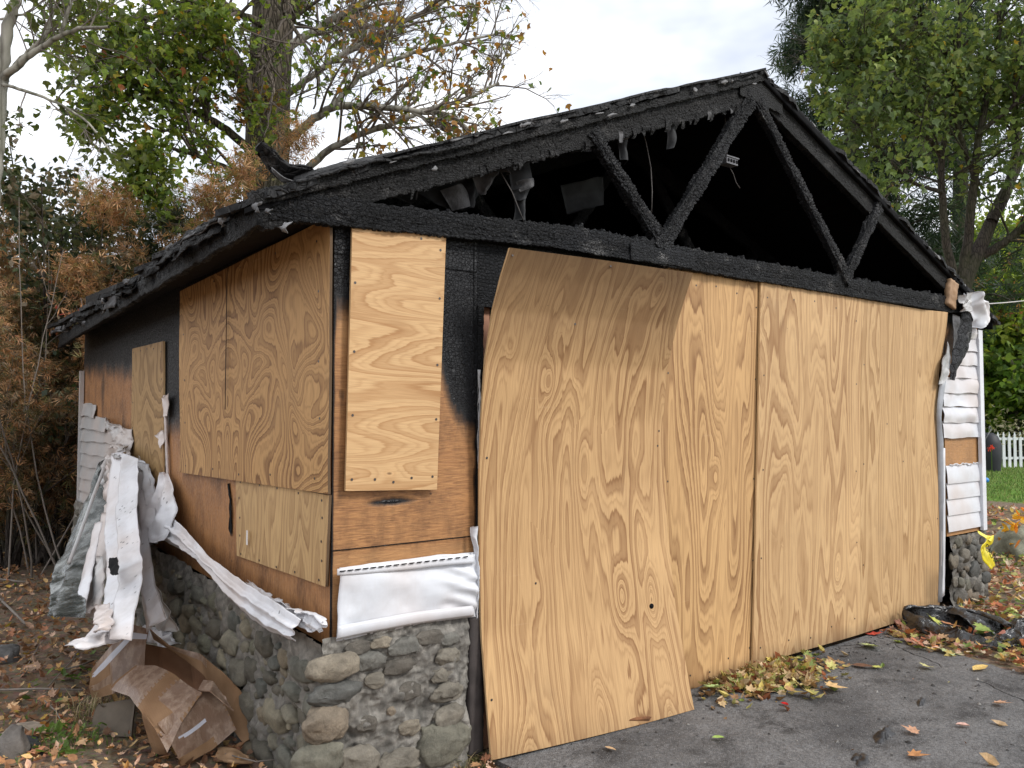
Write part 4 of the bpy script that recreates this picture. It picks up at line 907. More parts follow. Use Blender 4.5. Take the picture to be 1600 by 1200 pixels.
mesh('ground', V, grid_faces(len(gy), len(gx)), M['soil'], col=lawn_mask(xx, yy), kind='structure')

# driveway: asphalt sheet with a broken edge
b = NB('asphalt'); v = b.obj()
ag = b.vor(v, 130, 'F1'); ac = b.n('SeparateColor', Color=b.vor(v, 130, 'F1', 'Color')).outputs[0]; n1_ = b.noise(v, 60, 5, .7); big = b.noise(v, 1.4, 5, .65); mid = b.noise(v, 6, 5, .6)
c = b.mix(b.ramp(n1_, [(.3, 0.), (.7, 1.)]), (.075, .074, .075), (.215, .213, .213)); c = b.mix(b.ramp(big, [(.36, .75), (.58, 0.)]), c, (.038, .038, .041)); c = b.mix(b.ramp(b.noise(b.map(v, loc=(3, 7, 0)), 2.6, 7, .72), [(.54, 0.), (.64, .7)]), c, (.028, .027, .028))
c = b.mix(b.ramp(mid, [(.5, 0.), (.75, .35)]), c, (.17, .165, .16))
c = b.mix(b.math('MULTIPLY', b.ramp(ac, [(.80, 0.), (.86, .75)]), b.ramp(ag, [(.30, 1.), (.42, 0.)])), c, (.30, .29, .28))
wv = b.n('VectorMath', _operation='ADD', i0=v, i1=b.n('VectorMath', _operation='SCALE', i0=b.n('TexNoise', Vector=v, Scale=3., Detail=5.).outputs['Color'], Scale=.28).outputs[0]).outputs[0]
ck = b.vor(wv, .75, 'DISTANCE_TO_EDGE'); ckm = b.math('MULTIPLY', b.ramp(ck, [(.0012, 1.), (.005, 0.)]), b.ramp(b.noise(v, 1.1, 3), [(.48, 0.), (.54, 1.)]))
c = b.mix(ckm, c, (.012, .011, .010))
h = b.math('SUBTRACT', b.math('ADD', b.math('MULTIPLY', n1_, .8), b.math('MULTIPLY', b.ramp(ag, [(.0, 1.), (.5, 0.)]), .6)), b.math('MULTIPLY', ckm, 3.))
b.set(color=c, rough=.82, spec=.3, normal=b.bump(b.math('ADD', h, b.math('MULTIPLY', mid, 4.)), 1., .009)); M['asphalt'] = b.m
e1, e2 = PG(1352, 985, .012), PG(1600, 1052, .012)
dd = nrm(e2-e1)
def drive_edge(n):
    pts = []
    L0 = [(.70, -9.), (.70, -2.), (.74, -.5), (.73, -.03), (5.34, -.03)]
    R0 = [(e1[0]+.25, -.03), tuple((e1+dd*.4)[:2]), tuple(e2[:2]), tuple((e2+dd*6)[:2]), (14, -9.)]
    poly = L0+R0
    out = []
    for i in range(len(poly)):
        a = np.array(poly[i]); c_ = np.array(poly[(i+1) % len(poly)]); k = max(2, int(np.linalg.norm(c_-a)/.05))
        for j in range(k):
            q = a+(c_-a)*j/k; q3 = np.array([q[0], q[1], 0]); w_ = .05 if not (abs(q[1]+.03) < .01) else 0
            if i in (4, 5, 6, 7): w_ = .12
            out.append((q[0]+w_*float(fbm(q3*5, 3, 90)), q[1]+(w_*float(fbm(q3*5+7, 3, 91)))))
    return out
de = drive_edge(0); n = len(de)
Vd = [(x, y, .012) for x, y in de]+[(x, y, -.04) for x, y in de]
mesh('driveway', Vd, [tuple(range(n))]+[(j, j+n, (j+1) % n+n, (j+1) % n) for j in range(n)], M['asphalt'], smooth=False, kind='structure')

# tar patches / torn black lumps in the asphalt
def blob(name, c, rx, ry, h, mat, seed, n=26, parent=None, rot=0., jag=.35, zoff=.0, col=None):
    rr = np.linspace(0, 1, 7)[1:]; th = np.arange(n)*2*math.pi/n
    V = [(c[0], c[1], c[2]+h)]
    for r in rr:
        for t in th:
            k = 1+jag*float(vn(np.array([math.cos(t)*2.1+seed, math.sin(t)*2.1, seed*.7]), seed)); x, y = rx*r*k*math.cos(t), ry*r*k*math.sin(t)
            zz_ = h*(1-r**2)*(1+.9*float(vn(np.array([x*30, y*30, seed]), seed+1)))
            V.append((c[0]+x*math.cos(rot)-y*math.sin(rot), c[1]+x*math.sin(rot)+y*math.cos(rot), c[2]+max(zz_, 0)+zoff*(r == 1)))
    F = [(0, 1+j, 1+(j+1) % n) for j in range(n)]
    for i in range(len(rr)-1):
        for j in range(n): a = 1+i*n+j; b_ = 1+i*n+(j+1) % n; F.append((a, a+n, b_+n, b_))
    return np.array(V), F
tar = m_plain('tar', (.012, .012, .014), .45, .5, 30, .8, .01)
TG = 'black burnt scraps stuck to the asphalt'
cb_ = MB(); rc = np.random.default_rng(55)
for i in range(420):
    if i < 260: x, y = rc.normal(3.0, 1.0), -.08-abs(rc.normal(0, .12))
    else: x, y = rc.uniform(.9, 5), rc.uniform(-2.8, -.1)
    s = rc.uniform(.004, .016); V8 = np.array([(1, 0, 0), (0, 1, 0), (-1, 0, 0), (0, -1, 0), (0, 0, .6), (0, 0, -.6)])*s*rc.uniform(.4, 1.5, (6, 3))+np.array([x, y, .014]); cb_.add(V8, [(0, 1, 4), (1, 2, 4), (2, 3, 4), (3, 0, 4), (1, 0, 5), (2, 1, 5), (3, 2, 5), (0, 3, 5)], np.array((.03, .028, .027))*rc.uniform(.4, 3.))
o = cb_.build('char_crumbs', M['stone']); o['kind'] = 'stuff'; o['label'] = 'char crumbs scattered on the asphalt'
for i, (u, v, a, c_, lb) in enumerate(((1382, 1148, .10, .035, 'crumpled black scrap on the asphalt, largest of the three'), (1440, 1097, .09, .018, 'thin black scrap on the asphalt pointing towards the bag'), (1345, 1185, .07, .035, 'black crumb at the lower edge of the driveway'))):
    V, F = blob('scrap', PG(u, v, .013), a, c_, .018, tar, i+3, rot=.35, jag=.6); o = mesh('burnt_scrap', V, F, tar); tag(o, lb, 'scrap', TG)

# ------------------------------------------------------------------ leaves
def leaf_tpl(kind):
    if kind == 'maple':
        o = [(0, -.02), (.10, .08), (.30, .02), (.26, .16), (.50, .30), (.32, .38), (.36, .62), (.16, .52), (.0, .95), (-.16, .52), (-.36, .62), (-.32, .38), (-.50, .30), (-.26, .16), (-.30, .02), (-.10, .08)]
        V = [(0, .30, .0)]+[(x, y, .16*abs(x)+.10*y*y) for x, y in o]; n = len(o)
        return np.array(V), [(0, 1+j, 1+(j+1) % n) for j in range(n)]
    if kind == 'oval':
        V = [(0, 0, 0), (.20, .22, .07), (.24, .5, .08), (.12, .82, .09), (0, 1, .05), (-.12, .82, .09), (-.24, .5, .08), (-.20, .22, .07), (0, .5, 0)]
        return np.array(V), [(8, i, i+1) for i in range(7)]+[(8, 7, 0)]
    if kind == 'curl':
        V = [(0, 0, 0), (.22, .2, .16), (.26, .55, .25), (.05, .95, .3), (-.2, .6, .12), (-.24, .2, .02), (.02, .5, -.04)]
        return np.array(V), [(6, i, i+1) for i in range(5)]+[(6, 5, 0)]
    if kind == 'lobe':   # small cheap lobed leaf for trees
        o = [(0, 0), (.30, .10), (.46, .42), (.20, .50), (0, 1), (-.20, .50), (-.46, .42), (-.30, .10)]
        V = [(0, .38, -.05)]+[(x, y, .22*abs(x)) for x, y in o]; n = len(o)
        return np.array(V), [(0, 1+j, 1+(j+1) % n) for j in range(n)]
    if kind == 'quad':
        return np.array([(0, 0, 0), (.3, .45, .08), (0, 1, 0), (-.3, .45, .08)]), [(0, 1, 2), (0, 2, 3)]
    if kind == 'spray':
        V = []; F = []
        for i, (ax, ay, az) in enumerate(((0, 1, 0), (.55, .75, .15), (-.5, .8, -.12), (.3, .5, .5), (-.2, .5, .45))):
            b0 = (ax*.15, ay*.15, az*.15); V += [b0, (ax*.5+ay*.055, ay*.5-ax*.055, az*.5), (ax, ay, az), (ax*.5-ay*.055, ay*.5+ax*.055, az*.5)]; F += [(4*i, 4*i+1, 4*i+2), (4*i, 4*i+2, 4*i+3)]
        return np.array(V), F
def leaves(name, pos, size, cols, kind, mat, parent=None, lay=None, seed=0, droop=0., r=None):
    """pos Nx3; lay=None -> random orientation; lay=float -> mostly flat on the ground with that tilt"""
    r = r or np.random.default_rng(seed); N = len(pos); T, F = leaf_tpl(kind); F = np.array(F); K = len(T)
    yaw = r.uniform(0, 2*math.pi, N)
    if lay is None: pit = r.normal(-droop, .7, N); rol = r.normal(0, .8, N)
    else: pit = r.normal(0, lay, N); rol = r.normal(0, lay, N)
    cy, sy, cp, sp, c2, s2 = np.cos(yaw), np.sin(yaw), np.cos(pit), np.sin(pit), np.cos(rol), np.sin(rol)
    Rz = np.zeros((N, 3, 3)); Rz[:, 0, 0] = cy; Rz[:, 0, 1] = -sy; Rz[:, 1, 0] = sy; Rz[:, 1, 1] = cy; Rz[:, 2, 2] = 1
    Rx = np.zeros((N, 3, 3)); Rx[:, 0, 0] = 1; Rx[:, 1, 1] = cp; Rx[:, 1, 2] = -sp; Rx[:, 2, 1] = sp; Rx[:, 2, 2] = cp
    Ry = np.zeros((N, 3, 3)); Ry[:, 0, 0] = c2; Ry[:, 0, 2] = s2; Ry[:, 1, 1] = 1; Ry[:, 2, 0] = -s2; Ry[:, 2, 2] = c2
    R = Rz@Rx@Ry; S = np.broadcast_to(size, (N,))
    Tn = np.broadcast_to(T, (N, K, 3)).copy(); Tn[..., 2] *= r.uniform(-.6, 1.8, N)[:, None] if lay is None else r.uniform(.2, 2., N)[:, None]; Tn[..., 0] *= r.uniform(.75, 1.15, N)[:, None]
    V = np.einsum('nij,nkj->nki', R, Tn)*S[:, None, None]+np.asarray(pos)[:, None]
    Fa = (F[None]+np.arange(N)[:, None, None]*K).reshape(-1, F.shape[1])
    C_ = np.repeat(np.asarray(cols), K, axis=0)
    return mesh(name, V.reshape(-1, 3), Fa, mat, parent, col=C_, smooth=False)
PALB = np.array([(.17, .085, .040), (.12, .060, .030), (.22, .12, .060), (.28, .18, .10), (.085, .045, .026), (.33, .22, .10), (.20, .09, .05), (.13, .085, .055), (.26, .17, .12)])
PALR = np.array([(.36, .13, .07), (.45, .28, .09), (.52, .40, .12), (.20, .25, .05), (.42, .20, .14), (.50, .36, .26), (.30, .11, .06), (.40, .38, .14), (.14, .20, .05), (.48, .32, .19), (.25, .14, .09), (.55, .45, .32), (.46, .17, .07)])
def pick(pal, n, r, j=.25, w_=None):
    return np.clip(pal[r.choice(len(pal), n, p=w_)]*(1+r.uniform(-j, j, (n, 1))), .01, .9)
r1 = np.random.default_rng(11)
# left litter: density falls with distance; keeps off the wall
def region_pts(n, fn, lo, hi, r):
    out = []; tot = 0
    while tot < n:
        q = r.uniform(lo, hi, (n*2, 2)); q = q[fn(q[:, 0], q[:, 1], r)]; out.append(q); tot += len(q)
    return np.concatenate(out)[:n]
def dens_left(x, y, r):
    d = np.hypot(x-CAM[0], y-CAM[1]); ok = (x < -.06+.0*y)&((y > -.4)|(x < .62)) if False else ((x < -.10) | ((y < -.12)&(x < .70)))
    return ok&(r.random(len(x)) < np.clip(4.0/d, 0, 1)**1.6)
q = region_pts(38000, dens_left, (-8, -2.6), (.75, 14), r1); zz = gz(q[:, 0], q[:, 1])
p3 = np.column_stack([q, zz+r1.uniform(.004, .045, len(q))])
s_ = r1.uniform(.015, .062, len(q))*(.7+.06*np.hypot(q[:,0]-CAM[0], q[:,1]-CAM[1])); c_ = pick(PALB*1.9, len(q), r1, .45)
k = r1.random(len(q)) < .05; c_[k] = pick(np.array([(.48, .30, .06), (.40, .30, .05), (.10, .16, .03), (.42, .20, .05)]), k.sum(), r1)
h1 = len(q)//2
lt = empty('leaf_litter', None, None); 
bpy.data.objects.remove(lt)
o = leaves('leaf_litter', p3[:h1], s_[:h1], c_[:h1], 'curl', M['leafd'], lay=.45, seed=1); tag(o, None, None, kind='stuff'); o['label'] = 'brown curled leaf litter covering the soil left of the garage'
o = leaves('leaf_litter', p3[h1:], s_[h1:]*1.15, c_[h1:], 'maple', M['leafd'], lay=.4, seed=2); tag(o, None, None, kind='stuff'); o['label'] = 'brown lobed leaf litter on the bare ground beside the side wall'
# right litter: bright leaves along the driveway edge and the bank beyond
E1 = PG(1352, 985); E2 = PG(1600, 1055)
def dens_right(x, y, r):
    q3 = np.stack([x, y, x*0], -1); n_ = fbm(q3*2.2, 3, 33)
    ed = (y-E1[1])*(E2[0]-E1[0])-(x-E1[0])*(E2[1]-E1[1]); ed = ed/np.linalg.norm((E2-E1)[:2])
    lm_ = lawn_mask(x, y); clear = (x < 5.95)&(y > -.05)
    return (ed+.28*n_ > -.02)&(x > 3.9)&~clear&(r.random(len(x)) < 1-.93*lm_)&(y < 9)&(r.random(len(x)) < np.clip(7./np.hypot(x-CAM[0], y-CAM[1]), 0, 1)**2)
q = region_pts(18000, dens_right, (3.9, -3.0), (13.5, 9), r1); p3 = np.column_stack([q, np.maximum(gz(q[:, 0], q[:, 1]), .0)+r1.uniform(.006, .05, len(q))]); c_ = pick(PALR, len(q), r1, .3); h1 = len(q)//2
o = leaves('leaf_litter', p3[:h1], r1.uniform(.035, .08, h1), c_[:h1], 'curl', M['leafd'], lay=.4, seed=3); o['kind'] = 'stuff'; o['label'] = 'colourful curled autumn leaves on the ground right of the driveway'
o = leaves('leaf_litter', p3[h1:], r1.uniform(.05, .10, len(q)-h1), c_[h1:], 'maple', M['leafd'], lay=.35, seed=4); o['kind'] = 'stuff'; o['label'] = 'colourful maple leaves on the ground right of the driveway'
# drift against the sheets
PALY = np.array([(.50, .40, .12), (.34, .20, .09), (.20, .25, .06), (.42, .30, .16), (.46, .34, .20), (.30, .11, .05), (.52, .44, .18), (.26, .15, .08), (.36, .34, .12)])
pc = PG(1205, 1062, .012); n = 620; t = r1.normal(0, 1, (n, 2)); al = nrm(np.array([1, -.10, 0]))
rr = np.hypot(t[:, 0], t[:, 1]); xs = pc[0]+t[:, 0]*.26; ys = pc[1]+.02+t[:, 1]*.13; ys = np.minimum(ys, -.07); z = .02+.032*np.exp(-(rr/1.1)**2)*r1.uniform(0, 1, n)
o = leaves('leaf_pile', np.column_stack([xs, ys, z]), r1.uniform(.035, .08, n), pick(PALY, n, r1, .35), 'curl', M['leafd'], lay=.3, seed=5); tag(o, None, None, kind='stuff'); o['label'] = 'small drift of autumn leaves blown against the plywood on the driveway'
k_ = r1.random(n) < .35; o = leaves('leaf_pile', np.column_stack([xs, ys, z+.012])[k_], r1.uniform(.05, .09, k_.sum()), pick(PALY, k_.sum(), r1, .3), 'maple', M['leafd'], lay=.35, seed=15); tag(o, None, None, kind='stuff'); o['label'] = 'lobed leaves on the top of the drift against the plywood'
q = region_pts(240, lambda x, y, r: (y < -.06)&(r.random(len(x)) < .5*np.exp(-((x-4.9)/.5)**2)*np.exp(-((y+.15)/.25)**2)+.004), (1, -3.0), (6, 0), r1)
o = leaves('leaf_fragment', np.column_stack([q, np.full(len(q), .018)]), r1.uniform(.012, .05, len(q)), pick(np.concatenate([PALR, PALB]), len(q), r1, .3), 'curl', M['leafd'], lay=.3, seed=6); o['kind'] = 'stuff'; o['label'] = 'crumbs of leaves scattered over the asphalt'
n = 900; q = np.column_stack([r1.uniform(1, 7, n), r1.uniform(-3, -.1, n)])
# grit on the asphalt
gv = MB(); 
for i in range(260):
    x, y = r1.uniform(.9, 6), r1.uniform(-3.0, -.1); s = r1.uniform(.004, .012); V, F = ICO[2]; 
    V8 = np.array([(1, 0, 0), (0, 1, 0), (-1, 0, 0), (0, -1, 0), (0, 0, 1), (0, 0, -1)])*s*r1.uniform(.5, 1.3, (6, 3))+np.array([x, y, .014]); gv.add(V8, [(0, 1, 4), (1, 2, 4), (2, 3, 4), (3, 0, 4), (1, 0, 5), (2, 1, 5), (3, 2, 5), (0, 3, 5)], np.array((.34, .33, .31))*r1.uniform(.3, 1.3))
o = gv.build('gravel_grit', M['stone']); o['kind'] = 'stuff'; o['label'] = 'loose grit on the asphalt'
# single leaves one can point at
LG = 'single fallen leaves lying on the driveway'
for (u, v, s, colr, kd, lb) in ((1132, 1116, 0, 0, 0, 0),) and (
    (1112, 1152, .06, (.36, .50, .13), 'oval', 'lime green leaf at the foot of the bowed plywood sheet'),
    (1232, 1102, .055, (.62, .03, .03), 'oval', 'bright red leaf scrap below the leaf drift on the asphalt'),
    (1418, 1180, .10, (.50, .24, .10), 'maple', 'orange-brown maple leaf near the bottom edge of the photo'),
    (1436, 1146, .09, (.48, .27, .17), 'maple', 'tan maple leaf above the orange-brown one, right of the black scrap'),
    (1551, 1098, .10, (.60, .36, .24), 'maple', 'pale salmon maple leaf on the far right of the asphalt'),
    (1516, 1134, .07, (.58, .36, .30), 'oval', 'pinkish folded leaf left of the beige leaf at the right edge'),
    (1575, 1134, .08, (.50, .36, .22), 'curl', 'beige curled leaf lying by itself at the right edge of the driveway'),
    (1562, 1194, .08, (.52, .36, .20), 'curl', 'tan curled leaf in the bottom right corner of the driveway'),
    (1330, 1038, .13, (.16, .085, .055), 'oval', 'large dark brown leaf between the drift and the bag'),
    (1363, 1040, .08, (.50, .52, .14), 'maple', 'yellow-green leaf just right of the large dark brown leaf'),
    (1372, 1010, .15, (.45, .50, .22), 'maple', 'big pale green maple leaf at the near end of the leaf strip'),
    (1366, 992, .12, (.55, .08, .05), 'maple', 'red maple leaf behind the big pale green one by the plywood'),
    (1452, 1041, .10, (.48, .45, .20), 'maple', 'greenish leaf with an orange tip in front of the leaf strip'),
    (1520, 1047, .14, (.60, .42, .14), 'oval', 'long yellow-tan leaf pointing right in front of the leaf strip'),
    (1482, 1015, .16, (.42, .48, .24), 'maple', 'torn pale green leaf on the edge of the strip below the bag'),
    (1130, 1072, .16, (.42, .55, .22), 'maple', 'mint green maple leaf at the front of the leaf drift'),
    (1165, 1088, .09, (.55, .36, .14), 'oval', 'tan leaf hanging off the front of the leaf drift'),
    (1290, 1070, .13, (.62, .42, .20), 'maple', 'pale tan leaf at the right end of the leaf drift'),
    (1210, 1030, .13, (.62, .50, .12), 'maple', 'yellow maple leaf on top of the leaf drift'),
    (945, 1166, .07, (.62, .42, .24), 'oval', 'thin tan leaf in front of the bowed plywood sheet')):
    o = leaves('fallen_leaf', np.array([PG(u, v, .022 if not (1120 < u < 1300 and v < 1080) else .05)]), s, [colr], kd, M['leafd'], lay=.12, seed=int(u)); 
    tag(o, lb, 'leaf', LG)
# rock and weeds
V, F = stone_geo(PG(60, 1000), (0, -1), .12, .08, .10, 4, 3); 
GLF = [(1598, 868, .34, .26, 'mossy rounded boulder half out of frame at the right edge', (.26, .27, .20)), (2, 1030, .10, .08, 'grey rounded rock half out of frame at the left edge', (.14, .135, .13)), (18, 1185, .06, .11, 'weathered grey stump of rock in the bottom left corner', (.22, .20, .18)), (35, 1150, .10, .04, 'flat beige stone among the leaves at bottom left', (.36, .29, .22))]
for i, (u, v, a, h, lb, cc) in enumerate(GLF):
    c = PG(u, v, .0)+np.array([0, 0, h*.25]); V, F = stone_geo(c, (0, -1), a, h, a*.8, i*7+2, 4); 
    cl = np.array(cc)[None]*(1+.3*fbm(V*8, 3, 4))[:, None]; o = mesh('rock', V, F, M['stone'], col=cl); tag(o, lb, 'rock', 'rocks lying on the ground')
# grass blades and weeds
def blades(name, cen, n, hgt, spread, pal, seed, w_=.004, lean=.5, flat=0.):
    r = np.random.default_rng(seed); mb_V = []; mb_F = []; C_ = []; k = 0
    for i in range(n):
        x, y = cen[0]+r.normal(0, spread), cen[1]+r.normal(0, spread); z0 = float(gz(np.array([x]), np.array([y]))[0]); h = hgt*r.uniform(.4, 1.2); a = r.uniform(0, 2*math.pi); l = lean*h*r.uniform(.3, 1.5)
        d = np.array([math.cos(a), math.sin(a), 0]); s = np.array([-d[1], d[0], 0])*w_
        p0 = np.array([x, y, z0]); ps = [p0, p0+d*l*.25+np.array([0, 0, h*.6]), p0+d*l+np.array([0, 0, h*(.9-flat)])]
        mb_V += [ps[0]-s, ps[0]+s, ps[1]-s*.8, ps[1]+s*.8, ps[2]]; mb_F += [(k, k+1, k+3, k+2), (k+2, k+3, k+4)]; k += 5; C_ += [pal[r.integers(len(pal))]]*5
    return mesh(name, mb_V, mb_F, M['leafd'], col=np.array(C_), smooth=False)
DRY = [(.36, .27, .15), (.42, .34, .20), (.26, .19, .11), (.22, .23, .08)]; GRN = [(.10, .17, .03), (.14, .22, .05), (.08, .13, .03)]
for i, (u, v, n, h, sp, pal, lb) in enumerate(((735, 1188, 160, .06, .05, DRY, 'dry grass tuft at the foot of the door jamb'), (672, 1200, 90, .05, .07, DRY, 'sparse dry grass below the front stone base'), (150, 1110, 150, .12, .09, DRY, 'tangle of dry grass stems beside the cardboard box'), (115, 1165, 130, .06, .10, GRN, 'low green weeds left of the cardboard box'), (60, 1130, 60, .06, .2, GRN, 'green weeds among leaf litter at bottom left'), (1452, 1085, 8, .03, .02, DRY, ''))[:5]):
    o = blades('grass_tuft', PG(u, v), n, h, sp, pal, 40+i, w_=.0022, lean=1.4); tag(o, None, None, kind='stuff'); o['label'] = lb
r2 = np.random.default_rng(77)
# green weeds leaves
for i, (u, v, n, sp) in enumerate(((110, 1160, 90, .11), (125, 1065, 26, .10), (80, 1172, 30, .08), (1560, 880, 40, .25))):
    c = PG(u, v); pos = np.column_stack([r2.normal(c[0], sp, n), r2.normal(c[1], sp, n), r2.uniform(.02, .07, n)])
    o = leaves('weed', pos, r2.uniform(.02, .045, n)*(1.6 if i != 0 else 1), pick(np.array(GRN), n, r2), 'oval', M['leaf'], lay=.5, seed=i+30)
    tag(o, ['leafy green weed patch left of the cardboard box', 'broad green weed leaves above the cardboard edge', 'small weeds by the bottom left stones', 'green weeds under the caution tape'][i], None, None, kind='stuff')
# lawn grass
def lawn_pts(x, y, r): return (lawn_mask(x, y) > .5)&(r.random(len(x)) < .8)
a0 = PG(1540, 790); q = []
rr = np.random.default_rng(5); dep = rr.uniform(12.5, 30, 9000); uu = rr.uniform(1500, 1640, 9000)
pts = CAM[None]+(np.array([ray(u, 700) for u in uu]))*1.0*dep[:, None]; x, y = pts[:, 0], pts[:, 1]; ok = lawn_mask(x, y) > .5; x, y = x[ok], y[ok]; z = gz(x, y)
h = rr.uniform(.03, .07, len(x)); a = rr.uniform(0, 6.28, len(x)); Vb = np.stack([np.stack([x-.012*np.cos(a), y-.012*np.sin(a), z], -1), np.stack([x+.012*np.cos(a), y+.012*np.sin(a), z], -1), np.stack([x+.02*np.sin(a), y+.02*np.cos(a), z+h], -1)], 1).reshape(-1, 3)
cc = pick(np.array([(.12, .22, .04), (.18, .28, .06), (.10, .17, .04), (.24, .27, .09)]), len(x), rr); o = mesh('lawn_grass', Vb, np.arange(len(x)*3).reshape(-1, 3), M['leafd'], col=np.repeat(cc, 3, 0), smooth=False); o['kind'] = 'stuff'; o['label'] = 'mown green lawn in front of the picket fence'
# ------------------------------------------------------------------ debris on the left: melted vinyl, plastic, cardboard
VG = 'strips of melted vinyl siding hanging from the side wall'
def strip(name, Lp, Rp, mat, label, seed, off=(.05, .05), nl=60, nw=14, grp=VG, cat='siding strip', gnd=None, **k):
    k.setdefault('crump', .014); k.setdefault('cf', 9)
    def mk(Q):
        out = []
        for i, q in enumerate(Q):
            d = q[2] if len(q) > 2 else off[0]+(off[1]-off[0])*i/(len(Q)-1)
            out.append(PL(q[0], q[1], -d))
        return out
    o = loft(name, mk(Lp), mk(Rp), nl, nw, M[mat] if isinstance(mat, str) else mat, None, seed=seed, **k)
    v = np.array([w.co[:] for w in o.data.vertices]); mn = v[:, 2].min()
    if mn < .01:
        g = v[:, 2]; g2 = np.where(g < .02, .02+.25*(g-.02)*0+.01*np.abs(np.sin(v[:, 1]*30)), g); v[:, 2] = g2
        o.data.vertices.foreach_set('co', v.astype(np.float32).ravel()); o.data.update()
    if label: tag(o, label, cat, grp)
    return o
